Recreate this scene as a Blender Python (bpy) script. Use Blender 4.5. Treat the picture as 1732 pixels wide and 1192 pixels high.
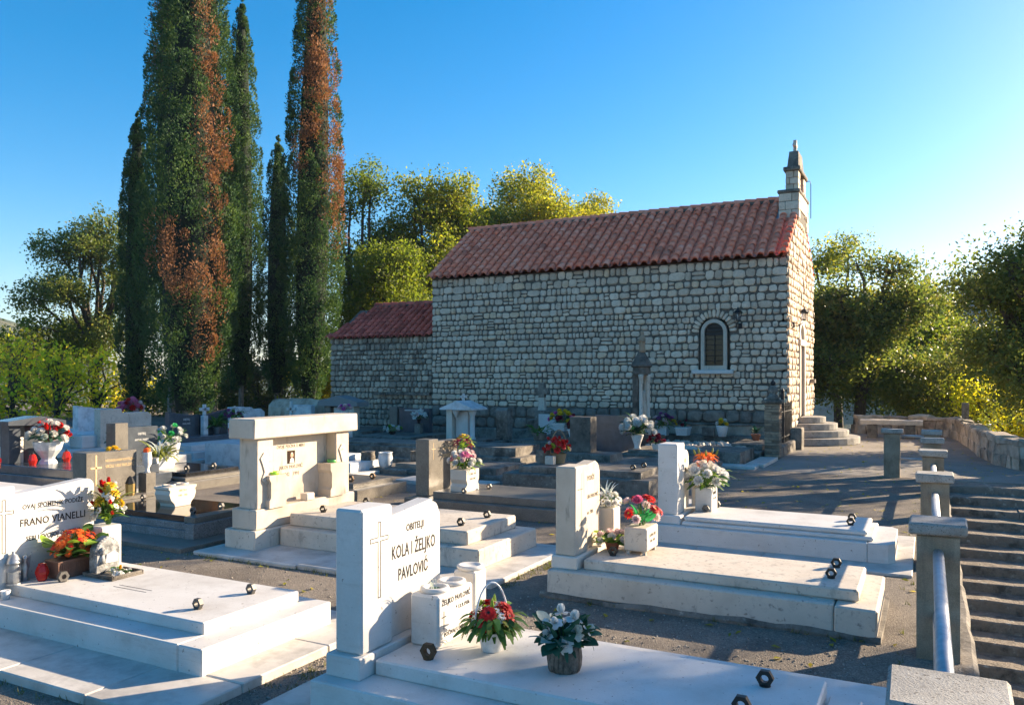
import bpy, math, random
import numpy as np
from mathutils import Vector, Matrix, noise as mnoise
R=math.radians
random.seed(7); NPR=np.random.default_rng(7)
scene=bpy.context.scene; COL=scene.collection
for o in list(bpy.data.objects): bpy.data.objects.remove(o)

# ---------------------------------------------------------------- camera, sky, sun, exposure
TH=math.atan(704/1350); SN,CS=math.sin(TH),math.cos(TH); EYE=1.9
cam=bpy.data.cameras.new('camera'); co=bpy.data.objects.new('camera',cam); COL.objects.link(co)
co.location=(0,0,EYE); co.rotation_euler=(R(90),0,TH)
cam.sensor_fit='HORIZONTAL'; cam.sensor_width=36; cam.lens=36*1350/1732; cam.shift_y=44/1732
cam.clip_start=.05; cam.clip_end=9000; scene.camera=co
SUN_AZ=R(52); SUN_EL=R(18.5)          # azimuth from +X towards +Y
w=bpy.data.worlds.new('World'); scene.world=w; w.use_nodes=True
wn=w.node_tree.nodes; wl=w.node_tree.links
sky=wn.new('ShaderNodeTexSky'); sky.sky_type='NISHITA'; sky.sun_disc=False
sky.sun_elevation=SUN_EL; sky.sun_rotation=R(90)-SUN_AZ; sky.altitude=300; sky.air_density=1.0; sky.dust_density=1.0; sky.ozone_density=3.5
bgn=wn['Background']; bgn.inputs[1].default_value=.086; 
hs=wn.new('ShaderNodeHueSaturation'); hs.inputs['Saturation'].default_value=1.42; wl.new(sky.outputs[0],hs.inputs['Color']); 
tg=wn.new('ShaderNodeMix'); tg.data_type='RGBA'; tg.blend_type='MULTIPLY'; tg.inputs[0].default_value=1; tg.inputs[7].default_value=(1.16,.965,.88,1); wl.new(hs.outputs[0],tg.inputs[6]); wl.new(tg.outputs[2],bgn.inputs[0])
sd=bpy.data.lights.new('sun','SUN'); sd.energy=5.0; sd.angle=R(.5); sd.color=(1,.80,.56)
so=bpy.data.objects.new('sun',sd); COL.objects.link(so)
sv=Vector((math.cos(SUN_EL)*math.cos(SUN_AZ),math.cos(SUN_EL)*math.sin(SUN_AZ),math.sin(SUN_EL)))
so.rotation_euler=(-sv).to_track_quat('-Z','Y').to_euler(); so.location=(60,10,40)
vs=scene.view_settings; vs.view_transform='Standard'; vs.look='None'; vs.exposure=1.76; vs.gamma=1; vs.use_curve_mapping=False
scene.render.engine='CYCLES'

def ray(px,t,z=0.0):               # place on the ground at a bearing and a distance
    u=(px-866)/1350; return (t*(u*CS-SN),t*(u*SN+CS),z)

# ---------------------------------------------------------------- materials
MT={}
def nd(nt,t,**k):
    n=nt.nodes.new('ShaderNode'+t)
    for a,b in k.items(): setattr(n,a,b)
    return n
def ramp(nt,fac,stops,interp='LINEAR'):
    r=nd(nt,'ValToRGB'); nt.links.new(fac,r.inputs[0]); cr=r.color_ramp; cr.interpolation=interp
    while len(cr.elements)<len(stops): cr.elements.new(.5)
    for e,(p,c) in zip(cr.elements,stops):
        e.position=p; e.color=(c if len(c)==4 else (*c,1)) if not isinstance(c,(int,float)) else (c,c,c,1)
    return r.outputs[0]
def mixc(nt,f,a,b,mode='MIX'):
    m=nd(nt,'Mix',data_type='RGBA',blend_type=mode)
    for s,v in ((0,f),(6,a),(7,b)):
        if hasattr(v,'links'): nt.links.new(v,m.inputs[s])
        else: m.inputs[s].default_value=v if s==0 else (*v,1)
    return m.outputs[2]
def tex(nt,kind,scale,vec,detail=6,rough=.6,**k):
    n=nd(nt,'Tex'+kind,**k); n.inputs['Scale'].default_value=scale
    if kind=='Noise': n.inputs['Detail'].default_value=detail; n.inputs['Roughness'].default_value=rough
    nt.links.new(vec,n.inputs['Vector']); return n
def material(name,cols,scale=4,rough=.8,stain=None,streak=None,speck=None,bump=None,rnd=None,attr=None,metal=0,spec=.4,coat=0,pebble=None,fine=None):
    m=bpy.data.materials.new(name); m.use_nodes=True; nt=m.node_tree; MT[name]=m
    b=nt.nodes['Principled BSDF']; geo=nd(nt,'NewGeometry'); P=geo.outputs['Position']
    n=tex(nt,'Noise',scale,P)
    st=[(.5,cols[0])] if len(cols)==1 else [(.3+.4*i/(len(cols)-1),c) for i,c in enumerate(cols)]
    c=ramp(nt,n.outputs[0],st)
    if fine: c=mixc(nt,1,c,ramp(nt,tex(nt,'Noise',fine[0],P,detail=3).outputs[0],[(.3,1-fine[1]),(.7,1+0*fine[1])]),'MULTIPLY')
    if rnd or attr:
        if attr: a=nd(nt,'Attribute',attribute_name=attr); v=a.outputs['Fac']
        else: v=nd(nt,'ObjectInfo').outputs['Random']
        tin=ramp(nt,v,[(i/max(1,len(rnd)-1),q) for i,q in enumerate(rnd)])
        c=mixc(nt,1,c,tin,'MULTIPLY')
    if speck:
        for (sc,scale2,lo,hi) in speck:
            f=ramp(nt,tex(nt,'Noise',scale2,P,detail=2).outputs[0],[(lo,0),(hi,1)]); c=mixc(nt,f,c,sc)
    if pebble:
        v=tex(nt,'Voronoi',pebble[0],P); f=ramp(nt,v.outputs['Color'],[(0,pebble[1]),(.5,pebble[2]),(1,pebble[3])]); c=mixc(nt,pebble[4],c,f)
    if stain:
        f=ramp(nt,tex(nt,'Noise',stain[1],P,detail=8,rough=.7).outputs[0],[(stain[2],0),(stain[3],stain[4])]); c=mixc(nt,f,c,stain[0])
    if streak:
        mp=nd(nt,'Mapping'); mp.inputs['Scale'].default_value=(1,1,streak[5]); nt.links.new(P,mp.inputs[0])
        f=ramp(nt,tex(nt,'Noise',streak[1],mp.outputs[0],detail=6,rough=.7).outputs[0],[(streak[2],0),(streak[3],streak[4])]); c=mixc(nt,f,c,streak[0])
    nt.links.new(c,b.inputs['Base Color'])
    b.inputs['Roughness'].default_value=rough; b.inputs['Metallic'].default_value=metal; b.inputs['Specular IOR Level'].default_value=spec
    b.inputs['Coat Weight'].default_value=coat
    if bump:
        bn=nd(nt,'Bump'); bn.inputs['Strength'].default_value=bump[0]; bn.inputs['Distance'].default_value=bump[2]
        h=tex(nt,'Noise',bump[1],P,detail=8).outputs[0]
        if pebble:
            h2=nd(nt,'Math',operation='ADD'); nt.links.new(h,h2.inputs[0]); nt.links.new(v.outputs['Distance'],h2.inputs[1]); h=h2.outputs[0]
        nt.links.new(h,bn.inputs['Height']); nt.links.new(bn.outputs[0],b.inputs['Normal'])
    return m
def foliage(name,stops,trans=.35,rough=.55,tcol=1.5):
    m=bpy.data.materials.new(name); m.use_nodes=True; nt=m.node_tree; MT[name]=m
    b=nt.nodes['Principled BSDF']; a=nd(nt,'Attribute',attribute_name='tint')
    c=ramp(nt,a.outputs['Fac'],stops); nt.links.new(c,b.inputs['Base Color']); b.inputs['Roughness'].default_value=rough; b.inputs['Specular IOR Level'].default_value=.25
    t=nd(nt,'BsdfTranslucent'); nt.links.new(mixc(nt,1,c,(tcol,tcol,tcol*.6),'MULTIPLY'),t.inputs[0])
    mx=nd(nt,'MixShader'); mx.inputs[0].default_value=trans; nt.links.new(b.outputs[0],mx.inputs[1]); nt.links.new(t.outputs[0],mx.inputs[2])
    nt.links.new(mx.outputs[0],nt.nodes['Material Output'].inputs[0]); return m
def plain(name,col,rough=.5,metal=0,spec=.4,trans=0,alpha=1,sub=0):
    m=bpy.data.materials.new(name); m.use_nodes=True; MT[name]=m; nt=m.node_tree; b=nt.nodes['Principled BSDF']
    n=tex(nt,'Noise',40,nd(nt,'NewGeometry').outputs['Position'])
    c=ramp(nt,n.outputs[0],[(.3,tuple(x*.8 for x in col)),(.7,tuple(min(1,x*1.12) for x in col))]); nt.links.new(c,b.inputs['Base Color'])
    b.inputs['Roughness'].default_value=rough; b.inputs['Metallic'].default_value=metal; b.inputs['Specular IOR Level'].default_value=spec
    b.inputs['Transmission Weight'].default_value=trans
    return m
def petal(name,c0,c1):
    m=bpy.data.materials.new(name); m.use_nodes=True; MT[name]=m; nt=m.node_tree; b=nt.nodes['Principled BSDF']
    v=nd(nt,'ObjectInfo').outputs['Random']; n=tex(nt,'Noise',90,nd(nt,'NewGeometry').outputs['Position'],detail=2).outputs[0]
    ad=nd(nt,'Math',operation='ADD'); nt.links.new(v,ad.inputs[0]); nt.links.new(n,ad.inputs[1]); hf=nd(nt,'Math',operation='MULTIPLY'); hf.inputs[1].default_value=.5; nt.links.new(ad.outputs[0],hf.inputs[0])
    c=ramp(nt,hf.outputs[0],[(.2,c0),(.8,c1)]); nt.links.new(c,b.inputs['Base Color']); b.inputs['Roughness'].default_value=.6
    t=nd(nt,'BsdfTranslucent'); nt.links.new(c,t.inputs[0]); mx=nd(nt,'MixShader'); mx.inputs[0].default_value=.35
    nt.links.new(b.outputs[0],mx.inputs[1]); nt.links.new(t.outputs[0],mx.inputs[2]); nt.links.new(mx.outputs[0],nt.nodes['Material Output'].inputs[0]); return m

material('ground',[(.11,.088,.068),(.17,.14,.11),(.25,.21,.168)],1.3,.95,stain=((.055,.047,.04),.7,.48,.68,.8),speck=[((.32,.275,.225),7,.60,.74)],pebble=(105,(.07,.058,.048),(.18,.152,.122),(.38,.335,.28),.55),bump=(.6,70,.012))
material('plaza',[(.19,.16,.13),(.27,.235,.195),(.35,.305,.255)],.8,.9,stain=((.10,.09,.08),.5,.5,.75,.6),pebble=(90,(.12,.11,.10),(.23,.21,.19),(.34,.32,.28),.4),bump=(.5,60,.01))
material('gravel',[(.22,.20,.17),(.34,.31,.27)],3,.95,pebble=(38,(.12,.11,.1),(.33,.3,.26),(.55,.52,.46),.8),bump=(1,60,.03))
material('terrain',[(.035,.05,.015),(.06,.075,.025),(.10,.10,.045)],.02,.95,stain=((.17,.14,.09),.012,.58,.7,.7),speck=[((.02,.035,.012),.12,.48,.6)],bump=(1,.15,3))
material('limestone',[(.54,.47,.39),(.61,.55,.47),(.66,.60,.53)],2.2,.62,fine=(60,.05),stain=((.50,.45,.38),3.2,.60,.8,.35),bump=(.08,120,.004))
material('limestone_white',[(.54,.515,.48),(.61,.59,.56),(.655,.64,.615)],2.4,.55,fine=(80,.07),stain=((.34,.305,.265),2.6,.52,.74,.55),speck=[((.22,.19,.16),34,.69,.74)],streak=((.30,.27,.235),3.0,.56,.78,.4,9.0),bump=(.07,120,.004))
material('limestone_paving',[(.44,.41,.37),(.53,.50,.455),(.60,.57,.525)],2.5,.6,stain=((.27,.25,.225),3.4,.47,.66,.65),bump=(.12,90,.006))
material('limestone_old',[(.46,.40,.33),(.55,.49,.41),(.61,.55,.47)],3,.75,stain=((.16,.14,.12),3.0,.56,.76,.75),speck=[((.30,.26,.22),22,.60,.72)],streak=((.14,.12,.10),8,.58,.74,.65,.35),bump=(.25,60,.01))
material('portal_stone',[(.44,.37,.29),(.52,.45,.365),(.58,.51,.425)],3,.7,stain=((.24,.20,.165),3.0,.55,.76,.6),streak=((.08,.07,.06),13,.575,.72,.8,.12),bump=(.15,70,.006))
material('concrete_old',[(.13,.112,.09),(.19,.168,.14),(.27,.24,.20)],3.5,.9,stain=((.045,.039,.033),3,.47,.64,.85),speck=[((.36,.33,.28),16,.60,.74)],streak=((.05,.045,.04),10,.55,.72,.7,.18),bump=(.5,50,.015))
material('post_concrete',[(.24,.185,.125),(.33,.265,.19),(.41,.34,.25)],5,.9,fine=(140,.35),streak=((.09,.075,.06),12,.52,.75,.6,.1),bump=(.5,140,.008))
material('cap_concrete',[(.30,.285,.26),(.38,.365,.335),(.46,.44,.41)],6,.9,fine=(160,.3),speck=[((.10,.09,.08),70,.6,.7)],stain=((.10,.09,.08),5,.54,.7,.7),bump=(.6,140,.008))
material('step_stone',[(.17,.14,.11),(.27,.225,.18),(.42,.37,.30)],3.5,.95,speck=[((.40,.37,.31),9,.60,.70)],stain=((.045,.04,.034),3.5,.46,.62,.85),bump=(.9,30,.03))
material('wall_stone',[(.68,.55,.42),(.80,.66,.52),(.87,.74,.60)],5,.85,rnd=[(.68,.65,.62),(.9,.88,.86),(1.02,1.0,.98),(1.0,.88,.74),(.80,.78,.77),(1.06,1.04,1.02),(.70,.66,.62),(.96,.93,.9)],stain=((.26,.23,.2),6,.54,.72,.6),streak=((.30,.27,.24),1.2,.55,.75,.55,.5),fine=(45,.25),bump=(.6,30,.02))
material('wall_stone_joined',[(.68,.55,.42),(.80,.66,.52),(.87,.74,.60)],5,.85,attr='tint',rnd=[(.68,.65,.62),(.9,.88,.86),(1.02,1.0,.98),(1.0,.88,.74),(.80,.78,.77),(1.06,1.04,1.02),(.70,.66,.62),(.96,.93,.9)],stain=((.26,.23,.2),6,.54,.72,.6),streak=((.30,.27,.24),1.2,.55,.75,.55,.5),fine=(45,.25),bump=(.6,30,.02))
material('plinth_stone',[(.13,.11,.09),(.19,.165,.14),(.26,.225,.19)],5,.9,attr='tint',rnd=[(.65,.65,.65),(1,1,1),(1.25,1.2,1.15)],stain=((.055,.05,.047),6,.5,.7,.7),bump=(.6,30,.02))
material('rubble_stone',[(.30,.25,.195),(.42,.36,.29),(.54,.475,.39)],4,.9,attr='tint',rnd=[(.55,.54,.53),(.9,.88,.86),(1.1,1.05,1),(1.3,1.25,1.18)],stain=((.06,.056,.05),1.5,.5,.66,.75),bump=(.7,30,.02))
material('rubble_stone_part',[(.30,.25,.195),(.42,.36,.29),(.54,.475,.39)],4,.9,rnd=[(.55,.54,.53),(.9,.88,.86),(1.1,1.05,1),(1.3,1.25,1.18)],stain=((.06,.056,.05),1.5,.5,.66,.75),bump=(.7,30,.02))
material('mortar',[(.085,.074,.062),(.125,.11,.092),(.17,.15,.125)],6,.95,bump=(.5,60,.015))
TC=[(.66,.56,.52),(.98,.82,.74),(1.1,1.0,.95),(1.12,.84,.70),(1.08,1.15,1.15),(1.05,.72,.58),(.9,.78,.74)]
material('roof_tile',[(.76,.235,.14),(.88,.31,.20),(.95,.42,.30)],7,.85,rnd=TC,stain=((.22,.13,.10),8,.58,.78,.5),bump=(.3,60,.006))
material('roof_tile_joined',[(.76,.235,.14),(.88,.31,.20),(.95,.42,.30)],7,.85,attr='tint',rnd=TC,stain=((.22,.13,.10),8,.58,.78,.5),bump=(.3,60,.006))
material('roof_tile_red',[(.50,.10,.07),(.60,.135,.095),(.68,.19,.135)],7,.8,rnd=[(.6,.55,.55),(1,1,1),(1.15,1.1,1.1),(.8,.7,.7)],stain=((.09,.045,.04),8,.56,.75,.6),bump=(.3,60,.006))
material('granite_brown',[(.13,.118,.10),(.18,.165,.14),(.22,.20,.17)],6,.32,speck=[((.05,.045,.04),160,.52,.6),((.33,.30,.26),190,.6,.68)],bump=(.05,140,.002))
material('granite_grey',[(.14,.145,.15),(.20,.205,.21),(.27,.275,.28)],6,.35,speck=[((.05,.05,.05),150,.5,.6),((.42,.42,.42),180,.58,.68)],bump=(.05,140,.002))
material('granite_black',[(.014,.014,.015),(.02,.02,.021),(.03,.029,.028)],8,.08,spec=.6,speck=[((.06,.055,.05),220,.62,.7)])
material('granite_blue',[(.045,.055,.065),(.065,.075,.09),(.085,.10,.115)],5,.18,spec=.5,speck=[((.14,.15,.16),200,.6,.7)])
material('marble_grey',[(.42,.44,.45),(.58,.60,.61),(.68,.70,.70)],4,.4,stain=((.30,.32,.33),5,.5,.62,.6),bump=(.05,80,.003))
material('brick_old',[(.23,.15,.10),(.30,.21,.145),(.38,.29,.21)],9,.9,rnd=[(.6,.55,.5),(1,1,1),(1.25,1.2,1.1)],stain=((.10,.085,.07),6,.5,.68,.6),bump=(.6,50,.01))
plain('tan_stone',(.34,.25,.17),.9)
material('dark_stone',[(.075,.066,.055),(.12,.105,.088),(.19,.168,.14)],6,.9,stain=((.03,.027,.024),5,.48,.66,.8),bump=(.5,50,.012))
material('bark',[(.045,.036,.028),(.08,.065,.05),(.13,.11,.09)],9,.95,streak=((.03,.024,.018),14,.45,.6,.8,.12),bump=(1,25,.03))
material('bark_pale',[(.16,.14,.12),(.24,.21,.18),(.30,.27,.24)],9,.95,streak=((.07,.06,.05),14,.45,.6,.8,.12),bump=(1,25,.03))
material('galvanised',[(.34,.36,.38),(.43,.45,.47),(.50,.52,.54)],12,.5,metal=.6,stain=((.30,.33,.36),30,.5,.7,.5))
plain('iron',(.02,.02,.021),.55,.3); plain('bronze',(.045,.042,.038),.45,.6); plain('rust_bronze',(.10,.062,.035),.55,.5); plain('steel_nut',(.11,.105,.10),.5,.5)
plain('lettering',(.018,.016,.015),.8); plain('lettering_gold',(.62,.46,.26),.4,.3); plain('lettering_white',(.55,.55,.53),.7); plain('lettering_worn',(.13,.11,.09),.8)
plain('soil',(.045,.033,.024),.95); plain('plastic_brown',(.16,.085,.06),.5); plain('plastic_white',(.72,.72,.71),.35); plain('plastic_green',(.10,.42,.10),.35); plain('plastic_lime',(.38,.75,.06),.35)
plain('ceramic_white',(.74,.73,.71),.3); plain('red_glass',(.62,.03,.02),.12,trans=.35); plain('clear_glass',(.85,.87,.88),.08,trans=.85); plain('dark_glass',(.012,.016,.012),.12,spec=.25); plain('zinc',(.36,.38,.40),.4,.7); plain('gold',(.60,.42,.15),.35,.7)
plain('door_wood',(.22,.15,.10),.6); plain('terracotta',(.36,.12,.06),.8); plain('wicker',(.34,.23,.12),.8); plain('grey_resin',(.32,.32,.31),.7); plain('photo_dark',(.035,.018,.010),.25); plain('photo_skin',(.50,.32,.22),.3); plain('photo_white',(.6,.58,.55),.3); plain('slate_cap',(.23,.225,.22),.8)
material('carved_grey',[(.16,.16,.16),(.27,.27,.265),(.42,.42,.41)],18,.75,stain=((.08,.08,.08),25,.48,.62,.8),bump=(.7,60,.01))
material('bark_pot',[(.09,.075,.055),(.17,.14,.11),(.26,.225,.18)],20,.95,streak=((.04,.032,.025),40,.45,.6,.9,.15),bump=(1,50,.015))
petal('petal_red',(.50,.008,.008),(.70,.03,.02)); petal('petal_white',(.72,.71,.66),(.82,.81,.78)); petal('petal_yellow',(.75,.45,.01),(.85,.62,.03)); petal('petal_orange',(.72,.10,.015),(.85,.20,.02)); petal('petal_pink',(.62,.10,.25),(.78,.30,.42)); petal('petal_magenta',(.55,.06,.38),(.68,.16,.5)); petal('petal_purple',(.12,.03,.16),(.30,.08,.30)); petal('petal_pale',(.72,.52,.52),(.82,.66,.64)); petal('petal_maroon',(.18,.01,.03),(.35,.03,.06))
plain('flower_eye',(.30,.20,.02),.8); plain('flower_eye_dark',(.05,.03,.02),.8); plain('stem_green',(.10,.20,.04),.6)
def leafmat(n,a,b): return petal(n,a,b)
leafmat('leaf_green',(.05,.13,.02),(.12,.25,.04)); leafmat('leaf_dark',(.015,.06,.035),(.03,.13,.075)); leafmat('leaf_lime',(.22,.36,.03),(.36,.48,.05)); leafmat('leaf_plastic',(.02,.36,.10),(.06,.55,.18)); leafmat('leaf_pale',(.45,.52,.45),(.66,.70,.64)); leafmat('leaf_olive',(.14,.17,.03),(.26,.28,.05))
foliage('cypress_leaf',[(0,(.025,.062,.030)),(.45,(.055,.115,.036)),(.66,(.11,.17,.034)),(.72,(.20,.09,.045)),(1,(.32,.155,.08))],.25,.7)
plain('cypress_core',(.012,.022,.012),.95)
foliage('leaf_autumn',[(0,(.06,.10,.016)),(.4,(.14,.18,.022)),(.75,(.30,.29,.03)),(1,(.48,.37,.04))],.52,.5,1.7)
foliage('leaf_yellow',[(0,(.14,.19,.02)),(.45,(.42,.40,.03)),(1,(.78,.60,.03))],.62,.5,2.2)
foliage('leaf_oak',[(0,(.03,.06,.02)),(.5,(.075,.115,.03)),(.85,(.17,.185,.045)),(1,(.28,.22,.055))],.45,.4,1.9)
foliage('leaf_grey',[(0,(.05,.065,.035)),(.5,(.11,.12,.06)),(1,(.21,.18,.09))],.4,.5)
foliage('grass_blade',[(0,(.06,.09,.02)),(1,(.18,.17,.05))],.3,.6)

# ---------------------------------------------------------------- mesh helpers
WL={}
class MB:
    def __init__(s): s.v=[]; s.f=[]; s.m=[]
    def add(s,vs,fs,mi=0):
        o=len(s.v); s.v+=[tuple(p) for p in vs]; s.f+=[tuple(i+o for i in f) for f in fs]; s.m+=[mi]*len(fs); return s
    def box(s,x0,x1,y0,y1,z0,z1,b=.006,j=0,mi=0):
        b=min(b,(x1-x0)*.3,(y1-y0)*.3,(z1-z0)*.3); V=[];ID={}
        for ix in(0,1):
            for iy in(0,1):
                for iz in(0,1):
                    x=(x0,x1)[ix];y=(y0,y1)[iy];z=(z0,z1)[iz];sx,sy,sz=(1,-1)[ix],(1,-1)[iy],(1,-1)[iz]
                    J=[random.uniform(-j,j) for _ in range(3)] if j else (0,0,0)
                    for a,p in enumerate(((x,y+sy*b,z+sz*b),(x+sx*b,y,z+sz*b),(x+sx*b,y+sy*b,z))):
                        ID[ix,iy,iz,a]=len(V); V.append((p[0]+J[0],p[1]+J[1],p[2]+J[2]))
        F=[]
        g=lambda *k:ID[k]
        F+=[(g(0,0,0,0),g(0,0,1,0),g(0,1,1,0),g(0,1,0,0)),(g(1,0,0,0),g(1,1,0,0),g(1,1,1,0),g(1,0,1,0)),
            (g(0,0,0,1),g(1,0,0,1),g(1,0,1,1),g(0,0,1,1)),(g(0,1,0,1),g(0,1,1,1),g(1,1,1,1),g(1,1,0,1)),
            (g(0,0,0,2),g(0,1,0,2),g(1,1,0,2),g(1,0,0,2)),(g(0,0,1,2),g(1,0,1,2),g(1,1,1,2),g(0,1,1,2))]
        for iy in(0,1):
            for iz in(0,1): F.append((g(0,iy,iz,1),g(1,iy,iz,1),g(1,iy,iz,2),g(0,iy,iz,2)) if iy==iz else (g(0,iy,iz,2),g(1,iy,iz,2),g(1,iy,iz,1),g(0,iy,iz,1)))
        for ix in(0,1):
            for iz in(0,1): F.append((g(ix,0,iz,2),g(ix,1,iz,2),g(ix,1,iz,0),g(ix,0,iz,0)) if ix==iz else (g(ix,0,iz,0),g(ix,1,iz,0),g(ix,1,iz,2),g(ix,0,iz,2)))
        for ix in(0,1):
            for iy in(0,1): F.append((g(ix,iy,0,0),g(ix,iy,1,0),g(ix,iy,1,1),g(ix,iy,0,1)) if ix==iy else (g(ix,iy,0,1),g(ix,iy,1,1),g(ix,iy,1,0),g(ix,iy,0,0)))
        for ix in(0,1):
            for iy in(0,1):
                for iz in(0,1):
                    t=(g(ix,iy,iz,0),g(ix,iy,iz,1),g(ix,iy,iz,2)); F.append(t if (ix+iy+iz)%2==1 else t[::-1])
        return s.add(V,F,mi)
    def prism(s,poly,d0,d1,axis='x',b=0,mi=0):   # poly: 2D points in the two other axes, cyclic order
        n=len(poly); cx=sum(p[0] for p in poly)/n; cy=sum(p[1] for p in poly)/n
        def sh(k): 
            o=[]
            for i in range(n):
                p0,p,p1=poly[i-1],poly[i],poly[(i+1)%n]
                dx=cx-p[0];dy=cy-p[1];l=math.hypot(dx,dy) or 1; o.append((p[0]+dx/l*k*1.3,p[1]+dy/l*k*1.3))
            return o
        rings=[(d0,sh(b)),(d0+b,poly),(d1-b,poly),(d1,sh(b))] if b else [(d0,poly),(d1,poly)]
        mk={'x':lambda d,p:(d,p[0],p[1]),'y':lambda d,p:(p[0],d,p[1]),'z':lambda d,p:(p[0],p[1],d)}[axis]
        V=[mk(d,p) for d,r in rings for p in r]; F=[]
        for k in range(len(rings)-1):
            for i in range(n): F.append((k*n+i,k*n+(i+1)%n,(k+1)*n+(i+1)%n,(k+1)*n+i))
        F.append(tuple(range(n))[::-1]); F.append(tuple((len(rings)-1)*n+i for i in range(n)))
        return s.add(V,F,mi)
    def lathe(s,prof,c,n=20,mi=0,a0=0,a1=2*math.pi,sy=1,cap=True,sq=False):
        V=[];F=[];full=abs(a1-a0-2*math.pi)<1e-6; m=n if full else n+1
        for r,z in prof:
            for i in range(m):
                a=a0+(a1-a0)*i/n; k=1
                if sq: k=1/max(abs(math.cos(a-R(45))),abs(math.sin(a-R(45))))**.85
                V.append((c[0]+r*k*math.cos(a),c[1]+r*k*math.sin(a)*sy,c[2]+z))
        for k in range(len(prof)-1):
            for i in range(n):
                j=(i+1)%m if full else i+1; F.append((k*m+i,k*m+j,(k+1)*m+j,(k+1)*m+i))
        if cap: F.append(tuple(range(m))[::-1]); F.append(tuple((len(prof)-1)*m+i for i in range(m)))
        return s.add(V,F,mi)
    def tube(s,pts,r,n=6,mi=0,taper=None,cap=True):
        pts=[Vector(p) for p in pts]; V=[];F=[];up=Vector((0,0,1))
        for k,p in enumerate(pts):
            d=(pts[min(k+1,len(pts)-1)]-pts[max(k-1,0)]).normalized()
            a=d.cross(Vector((.31,.17,.93)) if abs(d.z)<.9 else Vector((1,.2,0))).normalized(); bb=d.cross(a)
            rr=r if taper is None else r+(taper-r)*k/(len(pts)-1)
            for i in range(n):
                t=2*math.pi*i/n; V.append(p+a*(rr*math.cos(t))+bb*(rr*math.sin(t)))
        for k in range(len(pts)-1):
            for i in range(n): F.append((k*n+i,(k+1)*n+i,(k+1)*n+(i+1)%n,k*n+(i+1)%n))
        if cap: F.append(tuple(range(n))); F.append(tuple((len(pts)-1)*n+i for i in range(n))[::-1])
        return s.add(V,F,mi)
    def rough(s,x0,x1,y0,y1,z0,z1,seg=10,amp=.015,b=.02,axis='x',mi=0):
        # a worn block: chamfered section swept along one axis and disturbed
        if axis=='y': A=(y0,y1);B=(x0,x1)
        else: A=(x0,x1);B=(y0,y1)
        pr=[(B[0],z0),(B[0],(z0+z1)/2),(B[0],z1-b),(B[0]+b,z1),((B[0]+B[1])/2,z1),(B[1]-b,z1),(B[1],z1-b),(B[1],(z0+z1)/2),(B[1],z0)]
        n=len(pr);V=[];F=[];sd=random.random()*50
        for k in range(seg+1):
            a=A[0]+(A[1]-A[0])*k/seg
            for i,(q,z) in enumerate(pr):
                p=Vector((a,q,z) if axis=='x' else (q,a,z)); nn=mnoise.noise_vector(p*3.1+Vector((sd,0,0)))*amp+mnoise.noise_vector(p*11+Vector((sd,7,0)))*amp*.6
                if 0<k<seg: p+=nn
                else: p+=nn*.5
                V.append(p)
        for k in range(seg):
            for i in range(n):
                f=(k*n+i,k*n+(i+1)%n,(k+1)*n+(i+1)%n,(k+1)*n+i); F.append(f if axis=='y' else f[::-1])
        F.append(tuple(range(n))); F.append(tuple(seg*n+i for i in range(n))[::-1])
        return s.add(V,F,mi)
def mat_list(m): return [MT[x] for x in (m if isinstance(m,(list,tuple)) else [m])]
def mesh_of(name,mb,mats,off=(0,0,0),smooth=False):
    me=bpy.data.meshes.new(name); ox,oy,oz=off
    me.from_pydata([(x-ox,y-oy,z-oz) for x,y,z in mb.v],[],mb.f)
    for m in mat_list(mats): me.materials.append(m)
    if len(me.materials)>1: me.polygons.foreach_set('material_index',mb.m)
    if smooth: me.polygons.foreach_set('use_smooth',[True]*len(me.polygons))
    return me
def props(o,label=None,cat=None,group=None,kind=None):
    if label: o['label']=label
    if cat: o['category']=cat
    if group: o['group']=group
    if kind: o['kind']=kind
def thing(name,label,cat,loc,group=None,kind=None):
    o=bpy.data.objects.new(name,None); COL.objects.link(o); o.location=loc; o.empty_display_size=.1; WL[o]=Vector(loc); props(o,label,cat,group,kind); return o
def ob(name,mb,mats,parent=None,label=None,cat=None,group=None,kind=None,smooth=False):
    if parent is None:
        xs=[p[0] for p in mb.v]; ys=[p[1] for p in mb.v]; zs=[p[2] for p in mb.v]
        loc=Vector(((min(xs)+max(xs))/2,(min(ys)+max(ys))/2,min(zs)))
    else: loc=WL[parent]
    o=bpy.data.objects.new(name,mesh_of(name,mb,mats,loc,smooth)); COL.objects.link(o); WL[o]=loc
    if parent is None: o.location=loc
    else: o.parent=parent
    props(o,label,cat,group,kind); return o
def inst(name,me,parent,M,kind=None):
    o=bpy.data.objects.new(name,me); COL.objects.link(o); o.parent=parent; o.matrix_local=Matrix.Translation(-WL[parent])@M
    return o
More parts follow.
